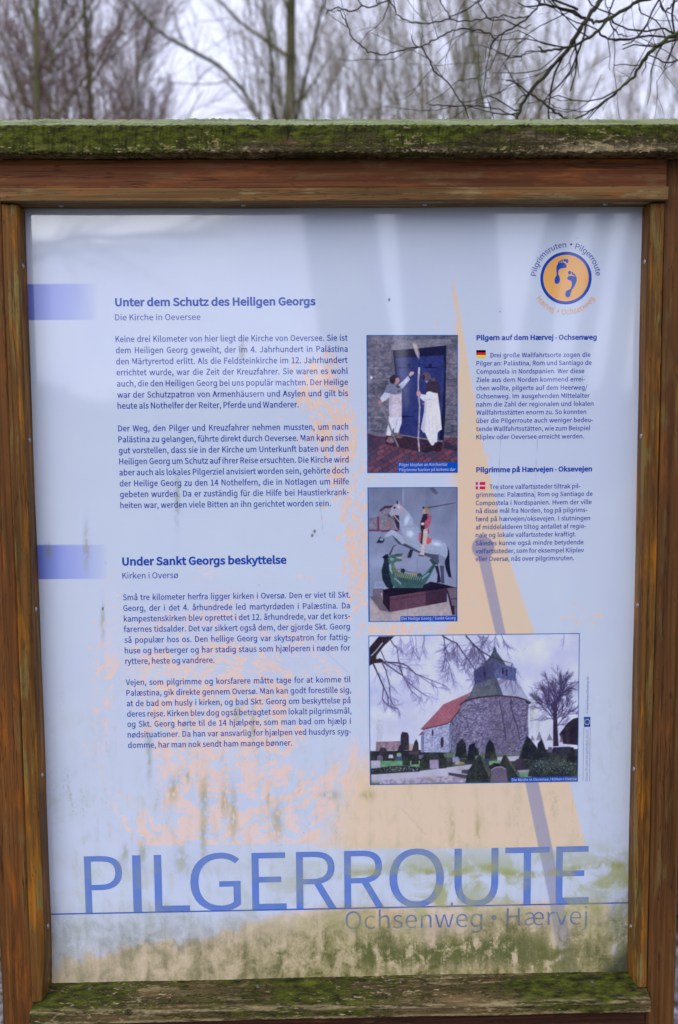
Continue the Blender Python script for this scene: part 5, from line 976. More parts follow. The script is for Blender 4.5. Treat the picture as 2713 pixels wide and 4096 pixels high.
# dragon
c.poly([(300, 1182), (372, 1128), (404, 1200), (404, 1400), (470, 1640), (440, 1720), (350, 1680), (282, 1555), (268, 1400), (310, 1250)], (32, 42, 56), 1, 0.3, 14)
c.poly([(386, 1290), (472, 1288), (522, 1420), (720, 1486), (900, 1520), (1000, 1450), (1120, 1300), (1165, 1320), (1070, 1500), (985, 1640), (900, 1735), (640, 1745), (480, 1690), (430, 1600), (400, 1450)], (52, 90, 90), 1, 0.3, 14)
c.poly([(440, 1290), (500, 1340), (526, 1424), (740, 1478), (894, 1484), (740, 1540), (520, 1500), (450, 1400)], (98, 116, 70), 0.9, 0.15)
c.ell(800, 1470, 90, 30, (150, 148, 90), 0.9, 0.5)
for i in range(13):
    a = 470+34*i; c.line([(a+60, 1430+5*i), (a+30, 1500+5*i), (a+34, 1590+4*i)], 9, (30, 52, 58), 0.7); c.line([(a+46, 1448+5*i), (a+16, 1510+5*i)], 12, (140, 178, 166), 0.55)
c.line([(412, 1310), (420, 1400), (446, 1450)], 34, (150, 190, 208), 0.7, 20); c.line([(940, 1540), (1050, 1455)], 22, (128, 180, 190), 0.7); c.line([(1060, 1440), (1130, 1340)], 20, (36, 60, 66))
c.poly([(376, 1200), (420, 1148), (545, 1122), (612, 1130), (616, 1182), (530, 1204), (602, 1216), (606, 1250), (520, 1258), (450, 1294), (388, 1272)], (58, 100, 92), 1, 0.2); c.ell(440, 1215, 44, 34, (120, 172, 172), 0.7, 0.6); c.line([(520, 1192), (614, 1182)], 16, (206, 150, 150)); c.line([(480, 1162), (610, 1128)], 12, (40, 70, 66)); c.ell(458, 1188, 10, 8, (20, 30, 30))
c.line([(404, 1142), (438, 1074), (462, 1012), (516, 980)], 32, (52, 68, 80), 1, 9); c.poly([(276, 1186), (345, 1132), (380, 1190), (330, 1220)], (28, 36, 48)); c.line([(600, 1195), (700, 1170)], 12, (150, 110, 116))
c.poly([(446, 1480), (592, 1606), (650, 1715), (800, 1722), (782, 1764), (580, 1780), (566, 1640), (430, 1545)], (58, 96, 94), 1, 0.2); c.line([(490, 1530), (585, 1620)], 26, (130, 180, 180), 0.6); c.ell(690, 1735, 80, 14, (120, 176, 172), 0.6, 0.5)
c.poly([(1058, 1230), (1102, 1208), (1205, 1300), (1130, 1325)], (40, 70, 66)); c.line([(520, 1384), (850, 1452)], 9, (70, 60, 62)); c.poly([(590, 1376), (640, 1372), (664, 1405), (640, 1450), (586, 1428)], (34, 52, 48)); c.ell(895, 1480, 40, 34, (44, 66, 62))
# plinth
c.poly([(284, 1722), (440, 1690), (900, 1700), (1310, 1640), (1490, 1690), (1352, 1704), (410, 1840), (300, 1780)], (32, 27, 42), 1, 0.2); c.poly([(960, 1650), (1080, 1590), (1180, 1610), (1310, 1640), (1100, 1690), (940, 1710)], (34, 32, 46))
c.poly([(404, 1838), (1200, 1720), (1352, 1694), (1352, 1930), (1100, 1975), (402, 2096)], (90, 56, 74), 1, 0.14, 20); c.poly([(1000, 1750), (1352, 1694), (1352, 1930), (1000, 1992)], (52, 36, 54), 0.75); c.poly([(284, 1762), (404, 1838), (402, 2096), (286, 1944)], (42, 29, 46))
c.line([(404, 1890), (1200, 1772)], 10, (60, 36, 52)); c.line([(404, 1842), (900, 1768)], 8, (132, 88, 100), 0.7); c.line([(670, 1870), (668, 2050)], 4, (150, 130, 150), 0.6)
for p in ([(42, 35), (1532, 35), (1532, 50), (42, 50)], [(42, 35), (62, 35), (70, 2260), (42, 2260)], [(1514, 35), (1532, 35), (1532, 2260), (1510, 2260)], [(42, 2244), (1532, 2244), (1532, 2260), (42, 2260)]): c.poly(p, (12, 84, 178), 1, 0)
def p2(x, y): return bd(1460+x/Z1, 1940+y/Z1)
print_grid('picture', c.down(4), [p2(42, 38), p2(1530, 32), p2(1526, 2248), p2(58, 2260)], PRINT, PANEL, 0.0003)['label'] = 'printed picture of a carved rider on a rearing horse above a green dragon'
k = Ink(); k.poly([[p2(585, 2166), p2(1528, 2152), p2(1526, 2246), p2(585, 2250)]]); k.build('caption', INK_CAP, PANEL, 0.0005)
k = Ink(); set_block(k, zz(1460, 1940, Z1, [('Der Heilige Georg / Sankt Georg', 604, 1494, 2228)]), 12.2, 0, 2); k.build('caption_lettering', INK_WHITE, PANEL, 0.0007)

# ------------------------------------------------------------------ printed picture: round-towered church behind its graveyard
def lev(px, py): return (px, py+0.0117*(px-1475))
def za_(x, y): return lev(1470+x/3.6465, 2520+y/3.6465)
def zb_(x, y): return lev(1890+x/3.5636, 2520+y/3.5636)
def zc_(x, y): return lev(1470+x/3.6465, 2840+y/3.6465)
def zd_(x, y): return lev(1890+x/3.5636, 2840+y/3.5636)
def ze_(x, y): return lev(1400+x/1.4933, 2450+y/1.4933)
def q_(f, *p): return [f(*a) for a in p]
c = Canvas(1475, 2541, 843, 598, 2.0); X = c.X/c.k+1475; Y = c.Y/c.k+2541
c.a[:] = np.array((180, 190, 228))*(0.985+0.03*fbm(X/120, Y/90, 3, 3))[..., None]
m = np.exp(-(((X-1500)/60)**2+((Y-2740)/50)**2))[..., None]*0.5*fbm(X/20, Y/20, 5, 3)[..., None]; c.a[:] = c.a*(1-m)+np.array((136, 160, 222))*m
# ground: dark planting, lawn, gravel
c.poly(q_(ze_, (118, 822), (1365, 815), (1365, 1030), (118, 1030)), (44, 48, 56), 1, 0.3, 10)
c.poly(q_(ze_, (120, 880), (330, 872), (420, 880), (420, 925), (120, 930)), (84, 146, 100), 1, 0.2); c.poly(q_(ze_, (560, 835), (1015, 815), (1060, 880), (560, 870)), (84, 108, 88), 1, 0.2, 12)
c.poly(q_(ze_, (880, 862), (1015, 855), (1010, 885), (880, 890)), (164, 166, 190)); c.poly(q_(ze_, (830, 885), (900, 880), (900, 905), (830, 910)), (96, 150, 100)); c.poly(q_(ze_, (1010, 950), (1085, 945), (1090, 985), (1015, 985)), (92, 142, 92), 1, 0.2)
c.poly(q_(ze_, (122, 962), (420, 942), (720, 905), (770, 915), (700, 985), (560, 985), (122, 1000)), (160, 160, 184), 1, 0.05); c.poly(q_(ze_, (122, 1000), (560, 975), (700, 985), (700, 1030), (122, 1035)), (126, 116, 140), 1, 0.3, 8, 2, (158, 152, 172)); c.poly(q_(ze_, (122, 1010), (175, 1010), (170, 1034), (122, 1034)), (96, 116, 76)); c.poly(q_(ze_, (420, 1020), (545, 1012), (560, 1030), (420, 1030)), (120, 134, 96), 0.8)
# distant house, hedge, columnar trees
c.poly(q_(zc_, (120, 450), (470, 440), (470, 580), (110, 580)), (128, 104, 120), 1, 0.35, 8); c.poly(q_(zc_, (590, 480), (670, 485), (650, 575), (590, 575)), (178, 140, 146)); c.poly(q_(zc_, (40, 600), (770, 572), (770, 730), (40, 730)), (38, 38, 48), 1, 0.3, 6); c.poly(q_(zc_, (590, 600), (740, 590), (740, 640), (590, 640)), (66, 50, 68))
for p in ([(470, 575), (478, 360), (500, 305), (580, 318), (598, 360), (600, 575)], [(645, 575), (680, 450), (705, 412), (735, 470), (742, 575)], [(430, 585), (460, 500), (520, 500), (540, 585)], [(160, 590), (180, 530), (260, 540), (280, 590)]): c.poly(q_(zc_, *p), (46, 42, 56), 1, 0.25, 8)
# nave
c.poly(q_(zc_, (815, 270), (1190, 180), (1215, 240), (1195, 610), (770, 605), (775, 370)), (154, 170, 210), 1, 0.22, 4, 6, (120, 122, 160)); c.poly(q_(zc_, (775, 365), (815, 360), (815, 605), (770, 605)), (106, 114, 158))
for x0, y0, rx, ry in ((1082, 460, 6.5, 22), (944, 320, 3.4, 14)): c.ell(*zc_(x0, y0), rx, ry, (54, 40, 70))
c.line(q_(zc_, (940, 380), (938, 470)), 2, (96, 90, 130)); c.line(q_(zc_, (1195, 200), (1195, 600)), 2.5, (64, 84, 156)); c.line(q_(zc_, (812, 300), (808, 600)), 2, (70, 66, 100))
c.poly(q_(zc_, (1200, 170), (1362, -60), (1370, 640), (1205, 600)), (78, 74, 106), 1, 0.5, 5, 3, (110, 112, 150))
c.poly(q_(zc_, (762, 275), (1030, -10))+[ze_(555, 545), ze_(690, 487), ze_(722, 470), ze_(690, 520), ze_(662, 560), ze_(655, 580)]+q_(zc_, (1200, 150), (1150, 190), (820, 268)), (150, 80, 94), 1, 0.14, 5); c.line([ze_(657, 572)]+q_(zc_, (1205, 160), (1150, 192), (800, 272)), 4, (70, 44, 62)); c.poly(q_(zc_, (740, 360), (795, 295), (808, 350)), (128, 74, 82))
# round tower
tw = q_(ze_, (660, 545), (690, 522), (760, 505), (870, 493), (1000, 502), (1068, 530), (1062, 640), (1068, 720), (1060, 830), (1000, 848), (640, 838), (662, 700))
c.poly(tw, (88, 82, 122), 1, 0.3, 9, 2, (108, 102, 140)); r_ = c.mask(tw)
if r_:
    sl, mk_ = r_; xs = X[sl]; ys = Y[sl]; t = np.clip((xs-1843)/272, 0, 1)
    sp = fbm(xs/4.6, ys/4.0, 33, 3); a_ = (mk_*sstep(0.46, 0.66, sp-0.06*t))[..., None]*0.55; c.a[sl] = c.a[sl]*(1-a_)+np.array((166, 170, 208))*a_
    a_ = (mk_*sstep(0.56, 0.72, fbm(xs/5.5, ys/4.2, 44, 3)+0.06*t))[..., None]*0.6; c.a[sl] = c.a[sl]*(1-a_)+np.array((58, 48, 74))*a_
    a_ = (mk_*(0.30*sstep(0.25, 0.45, t)*(1-sstep(0.75, 0.9, t))))[..., None]; c.a[sl] = c.a[sl]*(1-a_)+np.array((84, 72, 104))*a_
for p in ([(955, 530), (970, 600), (1000, 680), (1015, 760)], [(690, 690), (705, 670)], [(960, 510), (968, 545)], [(890, 520), (925, 700), (930, 760)]): c.line(q_(ze_, *p), 4, (50, 44, 66), 0.8)
c.poly(q_(ze_, (742, 425), (862, 383), (985, 405), (1022, 445), (1078, 535), (1000, 502), (870, 490), (760, 505), (660, 545), (712, 490)), (142, 150, 184), 1, 0.10); c.poly(q_(ze_, (742, 425), (850, 384), (880, 440), (900, 492), (760, 505), (660, 545), (712, 490)), (82, 92, 104), 1, 0.25, 8); c.poly(q_(ze_, (850, 384), (872, 384), (915, 494), (880, 492)), (70, 82, 100))
c.line(q_(ze_, (655, 548), (690, 522), (770, 503), (880, 493), (1000, 504), (1050, 520), (1076, 540)), 6, (66, 42, 58)); c.poly(q_(ze_, (1045, 518), (1078, 530), (1070, 545), (1050, 540)), (44, 46, 54))
c.poly(q_(ze_, (737, 345), (856, 290), (862, 385), (742, 428)), (54, 62, 104), 1, 0.3, 5); c.poly(q_(ze_, (856, 290), (993, 332), (985, 407), (862, 385)), (74, 92, 146), 1, 0.25, 5)
for x0, y0 in ((800, 350), (806, 368), (912, 350), (934, 360)): c.poly(q_(ze_, (x0-6, y0-22), (x0+5, y0-20), (x0+5, y0+18), (x0-6, y0+16)), (34, 30, 56))
c.poly(q_(ze_, (863, 192), (876, 235), (905, 275), (996, 334), (858, 292), (735, 348), (800, 305), (838, 255), (852, 225)), (66, 80, 98), 1, 0.25, 5); c.poly(q_(ze_, (905, 275), (996, 334), (930, 313)), (156, 166, 192)); c.line(q_(ze_, (863, 175), (863, 200)), 2, (60, 60, 90))
# bare tree at the right and the overhanging boughs at the left
rg = random.Random(4); TC = (54, 44, 84)
c.line(q_(ze_, (1232, 790), (1228, 700), (1226, 600), (1222, 540)), 22, (50, 38, 58), 1, 12)
for a_, L, yy in ((-1.9, 95, 660), (-1.25, 100, 655), (-2.2, 85, 640), (-0.95, 95, 690), (-1.57, 95, 560), (-1.75, 90, 580), (-1.35, 90, 575), (-2.5, 70, 625), (-0.7, 80, 640), (-1.1, 95, 610), (-2.05, 85, 600)): c.twigs(rg, ze_(1226, yy), a_, L, 5.0, 3, TC, 0.75, 0.05, 0.55)
c.poly(q_(zd_, (1240, 340), (1360, 180), (1440, 120), (1520, 100), (1510, 500), (1300, 480)), (42, 32, 50), 1, 0.2)
BR = (52, 42, 66)
c.poly(q_(za_, (35, 250), (170, 95), (400, 90), (330, 150), (235, 240), (130, 380), (235, 430), (230, 470), (90, 480), (35, 515)), (44, 36, 44), 1, 0.25); c.line(q_(za_, (60, 370), (130, 300), (225, 185)), 3.2, (176, 186, 216)); c.ell(*za_(150, 402), 6, 4, (176, 186, 216))
for p, w, w2 in (([(90, 490), (140, 600), (240, 830), (295, 950), (300, 1090), (440, 1140)], 6.5, 3), ([(220, 480), (270, 580), (325, 800), (330, 980), (375, 1080)], 5, 2), ([(230, 460), (470, 475), (580, 515), (700, 630), (920, 720), (1070, 780)], 6, 1.6), ([(240, 470), (520, 660), (620, 780), (790, 910), (890, 965)], 5, 1.6), ([(450, 510), (520, 660), (540, 720), (640, 880), (730, 960)], 3.5, 1.5), ([(320, 100), (380, 210), (440, 270), (450, 420), (520, 660)], 4, 2), ([(235, 830), (215, 990), (250, 1050), (300, 1085)], 3.5, 2.5), ([(200, 300), (260, 440), (330, 480), (600, 560), (740, 650), (1000, 830)], 3.5, 1.5)):
    P = q_(za_, *p); c.line(P, w, BR, 1, w2)
    for a in P[1:]:
        for _ in range(3): c.twigs(rg, a, rg.uniform(-0.2, 1.9), rg.uniform(22, 52), 1.9, 1, (92, 86, 140), 0.6, 0.5, 0.7)
for x0 in (480, 620, 700, 830, 640, 820, 1240): c.twigs(rg, za_(x0, 90), 1.45+rg.uniform(-0.3, 0.3), rg.uniform(50, 85), 2.6, 2, (84, 76, 126), 0.65, 0.3, 0.6)
for p, w in (([(1090, 85), (1220, 160), (1300, 190), (1440, 400), (1568, 580)], 5.5), ([(1110, 90), (1125, 220), (1130, 400), (1190, 500)], 3.5), ([(1430, 85), (1500, 160), (1568, 230)], 6)):
    P = q_(za_, *p); c.line(P, w, BR, 1, w*0.6)
    for a in P[1:]:
        for _ in range(3): c.twigs(rg, a, rg.uniform(0.9, 2.1), rg.uniform(40, 70), 2.2, 2, (70, 62, 108), 0.65, 0.35, 0.5)
P = q_(zb_, (0, 200), (120, 300), (260, 380), (420, 430), (560, 470)); c.line(P, 6.5, BR, 1, 2)
for a in P:
    for _ in range(4): c.twigs(rg, a, rg.uniform(0.8, 2.3), rg.uniform(45, 80), 2.4, 2, (64, 56, 96), 0.65, 0.35, 0.5)
for x0 in (60, 150, 230, 330, 400): c.twigs(rg, zb_(x0, 60), rg.uniform(0.8, 1.9), rg.uniform(55, 90), 2.8, 2, (64, 56, 100), 0.7, 0.3, 0.5)
c.twigs(rg, zb_(1290, 60), 1.5, 42, 2, 1, (110, 100, 150), 0.8, 0.2, 0.5)
# planting and gravestones
DKG = (34, 37, 46)
for p in ([(1270, 700), (1300, 480), (1380, 410), (1430, 480), (1450, 700)], [(1440, 720), (1480, 500), (1568, 470), (1568, 740)]): c.poly(q_(zc_, *p), DKG, 1, 0.3, 6)
for p in ([(170, 700), (190, 500), (240, 415), (300, 470), (345, 690)], [(660, 690), (720, 510), (780, 360), (830, 410), (920, 530), (960, 710)], [(920, 690), (930, 480), (990, 400), (1050, 560), (1060, 660)], [(0, 640), (10, 480), (80, 560), (90, 650)]): c.poly(q_(zd_, *p), DKG, 1, 0.3, 7)
for p in ([(830, 430), (850, 350), (890, 430)], [(910, 430), (950, 290), (1000, 420)], [(1060, 430), (1100, 330), (1150, 430)], [(1240, 460), (1270, 330), (1300, 460)]): c.poly(q_(zd_, *p), (104, 96, 120), 0.8, 0.3, 5)
c.poly(q_(zd_, (1150, 530), (1400, 520), (1400, 650), (1150, 650)), (40, 40, 62), 1, 0.3, 6); c.poly(q_(zd_, (1340, 740), (1390, 620), (1400, 530), (1450, 530), (1480, 740)), (34, 32, 40), 1, 0.2)
for p, col in (([(130, 725), (135, 660), (170, 640), (215, 660), (215, 725)], (84, 78, 104)), ([(295, 690), (305, 640), (360, 640), (370, 690)], (156, 164, 196)), ([(395, 730), (400, 655), (490, 650), (500, 725)], (58, 66, 110)), ([(40, 725), (180, 725), (175, 830), (45, 830)], (156, 152, 178)), ([(900, 720), (1030, 715), (1032, 845), (903, 850)], (134, 122, 164)), ([(1235, 680), (1320, 675), (1350, 750), (1240, 760)], (124, 130, 166)), ([(740, 650), (800, 645), (800, 700), (745, 705)], (96, 92, 130)), ([(1140, 680), (1230, 680), (1230, 740), (1140, 740)], (70, 58, 82)), ([(1370, 870), (1500, 860), (1460, 930), (1370, 920)], (66, 52, 88)), ([(1175, 905), (1460, 945), (1440, 1000), (1175, 945)], (64, 52, 78))): c.poly(q_(zc_, *p), col, 1, 0.15, 5)
c.ell(*zc_(450, 640), 10, 8, (110, 150, 116)); c.ell(*zc_(1340, 770), 24, 7, (196, 164, 112), 0.9, 0.4, 0.5); c.ell(*zc_(1330, 790), 40, 8, (110, 132, 96), 0.6, 0.5, 0.4)
for p in ([(500, 800), (505, 680), (560, 640), (610, 690), (615, 810)], [(745, 860), (760, 720), (830, 640), (890, 680), (905, 860)], [(1035, 850), (1035, 640), (1080, 610), (1140, 700), (1150, 840)], [(630, 790), (640, 650), (740, 650), (740, 780)]): c.poly(q_(zc_, *p), (42, 46, 46), 1, 0.35, 6)
c.poly(q_(zc_, (50, 840), (400, 800), (740, 820), (760, 890), (50, 930)), (40, 42, 50), 1, 0.4, 4); r0_ = np.random.default_rng(2)
for i in range(70): c.ell(*zc_(r0_.uniform(55, 730), r0_.uniform(815, 885)), 1.7, 1.5, (150, 158, 180), 0.8)
c.poly(q_(zd_, (165, 685), (235, 690), (232, 790), (190, 780)), (50, 56, 100)); c.poly(q_(zd_, (610, 720), (640, 695), (740, 690), (745, 850), (615, 850)), (54, 44, 68)); c.poly(q_(zd_, (640, 860), (810, 850), (810, 880), (650, 885)), (140, 136, 156)); c.poly(q_(zd_, (1070, 590), (1090, 520), (1140, 530), (1145, 610)), (84, 80, 104))
c.poly(q_(zd_, (240, 810), (300, 750), (400, 760), (400, 830), (260, 840)), (36, 34, 44), 1, 0.3, 5); c.poly(q_(zd_, (380, 800), (440, 640), (480, 640), (560, 760), (680, 940), (690, 1010), (470, 1010)), (42, 48, 50), 1, 0.3, 6); c.poly(q_(zd_, (480, 640), (560, 760), (680, 940), (690, 1000), (620, 900), (520, 740)), (88, 98, 82), 0.7, 0.4, 5)
c.poly(q_(zd_, (250, 1030), (265, 850), (330, 810), (420, 805), (480, 850), (510, 1030)), (90, 78, 106), 1, 0.14, 5); c.line(q_(zd_, (262, 856), (330, 814), (420, 808), (470, 840)), 4, (140, 130, 160))
c.poly(q_(zd_, (-110, 1040), (-60, 850), (90, 640), (140, 660), (270, 900), (240, 1030)), (38, 43, 48), 1, 0.3, 7); c.poly(q_(zd_, (110, 640), (150, 670), (270, 890), (240, 960), (160, 800)), (84, 94, 72), 0.7, 0.4, 5)
c.poly(q_(zd_, (790, 940), (830, 800), (900, 720), (1000, 680), (1200, 700), (1350, 740), (1490, 760), (1490, 950)), (54, 72, 68), 1, 0.5, 4, 3, (36, 42, 50)); c.poly(q_(zd_, (790, 950), (850, 850), (1300, 830), (1490, 880), (1490, 950)), (34, 38, 46), 0.75, 0.3, 5)
for i in range(110): c.ell(*zd_(r0_.uniform(850, 1480), r0_.uniform(720, 900)), 1.5, 2.6, (128, 146, 150), 0.7, 0.2, 0, r0_.uniform(0, 3))
B0 = [(1475, 2541), (2318, 2541), (2318, 3139), (1475, 3139)]
for a, b in zip(B0, B0[1:]+B0[:1]): c.line([a, b], 8.5, (12, 84, 178), 1)
print_grid('picture', c.down(4), [bd(1474, 2542), bd(2319.5, 2532), bd(2312, 3126), bd(1480, 3140.5)], PRINT, PANEL, 0.0003)['label'] = 'wide printed picture of a round-towered stone church and graveyard'
def p3(x, y): return bd(1890+x/3.5636, 2840+y/3.5636)
k = Ink(); k.poly([[p3(542, 962), p3(1500, 946), p3(1500, 1014), p3(544, 1024)]]); k.build('caption', INK_CAP, PANEL, 0.0005)
k = Ink(); set_block(k, zz(1890, 2840, 3.5636, [('Die Kirche in Oeversee / Kirken i Oversø', 562, 1484, 1012)]), 10.8, 0, 2); k.build('caption_lettering', INK_WHITE, PANEL, 0.0007)

# ------------------------------------------------------------------ ground
w = N('leaf_litter_and_gravel')
ga = w.noise(w.coord((0.35, 0.35, 0.35)), 1, 5, 0.6); gb = w.noise(w.coord((14, 14, 14)), 1, 5, 0.7); gc = w.noise(w.coord((70, 70, 70)), 1, 3, 0.6)
vo = w.n('ShaderNodeTexVoronoi'); vo.inputs['Scale'].default_value = 34; w.l(w.coord((1, 1, 1)), vo.inputs['Vector'])
lit = w.ramp(gb, [(0.3, (0.030, 0.022, 0.014)), (0.5, (0.085, 0.060, 0.038)), (0.7, (0.16, 0.12, 0.085))])
grs = w.ramp(gc, [(0.3, (0.030, 0.045, 0.012)), (0.7, (0.085, 0.12, 0.030))])
peb = w.ramp(w.xyz(vo.outputs['Color'])[0], [(0.0, (0.11, 0.10, 0.11)), (0.5, (0.23, 0.21, 0.22)), (1.0, (0.42, 0.40, 0.40))])
yy = w.xyz(w.coord((1, 1, 1)))[1]
col = w.mix(w.rng(w.math('ADD', ga, w.math('MULTIPLY', gb, 0.3)), 0.58, 0.72), lit, grs)
col = w.mix(w.math('MULTIPLY', w.rng(w.math('ABSOLUTE', w.math('ADD', yy, 0.4)), 2.6, 1.6), w.rng(gb, 0.38, 0.52)), col, peb)
GMAT = w.out(col, 0.95, 0.2, w.math('ADD', gb, vo.outputs['Distance']), 0.6, 0.02)
gv = []; ks = [-600, -300, -140, -70, -40, -25, -16, -10, -6, -4, -2.5, -1.5, -0.8, 0, 0.8, 1.5, 2.5, 4, 6, 10, 16, 25, 40, 70, 140, 300, 600]
rg = random.Random(1)
for y in ks:
    for x in ks: gv.append((x, y, (0 if max(abs(x), abs(y)) < 3 else rg.uniform(-0.10, 0.10))))
nk = len(ks)
g = mesh_obj('ground', gv, [(j*nk+i, j*nk+i+1, (j+1)*nk+i+1, (j+1)*nk+i) for j in range(nk-1) for i in range(nk-1)], GMAT, smooth=True); tag(g, kind='structure')

# ------------------------------------------------------------------ bare trees
def bark(name, a, b, c_, moss=None, mz=0.5):
    w = N(name); v = w.coord((7, 7, 2.0)); f = w.noise(v, 1, 5, 0.65, 0.4); f2 = w.noise(w.coord((2.2, 2.2, 1.1)), 1, 4, 0.6)
    c0 = w.ramp(f, [(0.32, a), (0.52, b), (0.72, c_)])
    if moss: c0 = w.mix(w.rng(f2, 0.58-0.3*mz, 0.70-0.3*mz, 0, 0.85, True), c0, moss)
    return w.out(c0, 0.9, 0.2, f, 0.6, 0.01)
BK_OLIVE = bark('olive_bark', (0.040, 0.036, 0.020), (0.088, 0.080, 0.042), (0.15, 0.14, 0.08), (0.085, 0.092, 0.024), 0.5)
BK_GREEN = bark('algae_green_bark', (0.060, 0.056, 0.036), (0.12, 0.115, 0.062), (0.19, 0.185, 0.10), (0.105, 0.13, 0.035), 0.9)
BK_MOSSY = bark('mossy_bough_bark', (0.022, 0.021, 0.015), (0.050, 0.048, 0.028), (0.09, 0.09, 0.05), (0.062, 0.080, 0.018), 0.5)
BK_DARK = bark('dark_bark', (0.014, 0.011, 0.010), (0.034, 0.027, 0.022), (0.065, 0.052, 0.042), (0.045, 0.055, 0.018), 0.25)
BK_GREY = bark('grey_bark', (0.15, 0.14, 0.135), (0.27, 0.25, 0.235), (0.38, 0.355, 0.33), (0.07, 0.085, 0.035), 0.35)  # bark paled so the colour holds the glare of the bright sky
TW_PURPLE = bark('purple_twig_bark', (0.125, 0.076, 0.066), (0.21, 0.138, 0.118), (0.29, 0.205, 0.175))
TW_BROWN = bark('brown_twig_bark', (0.125, 0.098, 0.056), (0.215, 0.170, 0.100), (0.30, 0.245, 0.155))
TW_GREY = bark('grey_twig_bark', (0.26, 0.235, 0.235), (0.38, 0.345, 0.34), (0.48, 0.44, 0.43))  # twigs paled too: haze and sky glare put into their colour

class Tubes:
    def __init__(s): s.v = []; s.f = []; s.n = 0
    def add(s, pts, rad, k):
        pts = np.asarray(pts, float); n = len(pts); rad = np.asarray(rad, float)
        t = np.gradient(pts, axis=0); t /= np.linalg.norm(t, axis=1)[:, None]+1e-9
        ref = np.array((0.31, 0.94, 0.12)) if abs(t[0][2]) > 0.8 else np.array((0.05, 0.1, 0.99))
        a = np.cross(t, ref); a /= np.linalg.norm(a, axis=1)[:, None]+1e-9; b = np.cross(t, a)
        th = np.arange(k)*2*math.pi/k
        V = pts[:, None]+rad[:, None, None]*(a[:, None]*np.cos(th)[None, :, None]+b[:, None]*np.sin(th)[None, :, None])
        s.v.append(V.reshape(-1, 3)); i = np.arange(n-1)[:, None]*k; j = np.arange(k)[None, :]; j2 = (j+1) % k
        s.f.append((np.stack([i+j, i+j2, i+k+j2, i+k+j], -1).reshape(-1, 4))+s.n); s.n += n*k
    def mesh(s, name, mat):
        V = np.concatenate(s.v); F = np.concatenate(s.f).astype(np.int32); me = bpy.data.meshes.new(name)
        me.vertices.add(len(V)); me.vertices.foreach_set('co', V.reshape(-1)); me.loops.add(F.size); me.loops.foreach_set('vertex_index', F.reshape(-1))
        me.polygons.add(len(F)); me.polygons.foreach_set('loop_start', np.arange(0, F.size, 4, dtype=np.int32)); me.update(calc_edges=True)
        me.polygons.foreach_set('use_smooth', np.ones(len(F), bool)); me.materials.append(mat); return me
    def obj(s, name, mat, parent):
        o = bpy.data.objects.new(name, s.mesh(name, mat)); COL.objects.link(o); o.parent = parent; return o

def limb(rng, p, d, L, r, n, gnarl, up, rtip=0.25):
    P = [np.array(p, float)]; d = np.array(d, float); d /= np.linalg.norm(d)
    for i in range(n):
        d = d+rng.normal(0, gnarl, 3)+np.array((0, 0, up)); d /= np.linalg.norm(d); P.append(P[-1]+d*L/n)
    return np.array(P), r*np.linspace(1, rtip, n+1)
def side(rng, d, ang):
    d = d/np.linalg.norm(d); a = np.cross(d, rng.normal(0, 1, 3)); a /= np.linalg.norm(a)+1e-9
    return d*math.cos(ang)+a*math.sin(ang)
def branch(rng, TR, CR, P, rad, spec, lv, rf=0.6, rm=0.0016):
    """recursive limbs: levels listed in spec as (count, start, length ratio, angle, gnarl, up, steps)"""
    if lv >= len(spec): return
    cnt, st_, lr, ang, gn, up, n = spec[lv]
    L = np.linalg.norm(np.diff(P, axis=0), axis=1).sum(); m_ = len(P)-1
    for i in range(cnt):
        t = st_+(1-st_)*(i+rng.uniform(0.1, 0.9))/cnt; k = min(int(t*m_), m_-1); f = t*m_-k
        p = P[k]*(1-f)+P[k+1]*f; r = (rad[k]*(1-f)+rad[k+1]*f)
        d = side(rng, P[k+1]-P[k], ang*rng.uniform(0.75, 1.25))
        l = L*lr*rng.uniform(0.65, 1.2)*(1.15-0.75*t)
        Q, rq = limb(rng, p, d, l, max(r*rf, rm), n, gn, up)
        (TR if lv == 0 else CR).add(Q, rq, 6 if lv == 0 else (4 if lv == 1 else 3))
        branch(rng, TR, CR, Q, rq, spec, lv+1, rf, rm)
def grow(seed, H, r, spec, lean=(0, 0), gn=0.03, up=0.03, stems=1, spread=0.25, rf=0.6, rm=0.0016):
    rng = np.random.default_rng(seed); TR, CR = Tubes(), Tubes()
    for s_ in range(stems):
        a = rng.uniform(0, 6.28); sp = spread*rng.uniform(0.4, 1) if stems > 1 else 0
        P, rd = limb(rng, (0.10*math.cos(a)*(stems > 1), 0.10*math.sin(a)*(stems > 1), -0.1), (lean[0]+sp*math.cos(a), lean[1]+sp*math.sin(a), 1), H*(rng.uniform(0.75, 1) if stems > 1 else 1), r*(rng.uniform(0.7, 1) if stems > 1 else 1), 14, gn, up, 0.12)
        TR.add(P, rd, 9); branch(rng, TR, CR, P, rd, spec, 0, rf, rm)
    return TR, CR
def tree(name, tc, mats, loc, label, cat='tree', group=None, rot=0.0, scale=1.0):
    t = tag(empty(name, loc), label, cat, group); t.rotation_euler[2] = rot; t.scale = (scale,)*3
    tc[0].obj('trunk', mats[0], t); tc[1].obj('crown', mats[1], t); return t
def dup(t, loc, rot, scale, label):
    c_ = t.copy(); COL.objects.link(c_); c_.location = loc; c_.rotation_euler[2] = rot; c_.scale = (scale,)*3; c_['label'] = label
    for ch in list(t.children):
        k_ = ch.copy(); COL.objects.link(k_); k_.parent = c_
    return c_
def spot(px, D):
    """foot of something seen at column px (traced 1568-wide units) above the cap, D metres behind the board"""
    d = ray(px*1.7302, 300); p = CAM+d*((D-CAM[1])/d[1]); return (p[0]+OX, D, 0.0)

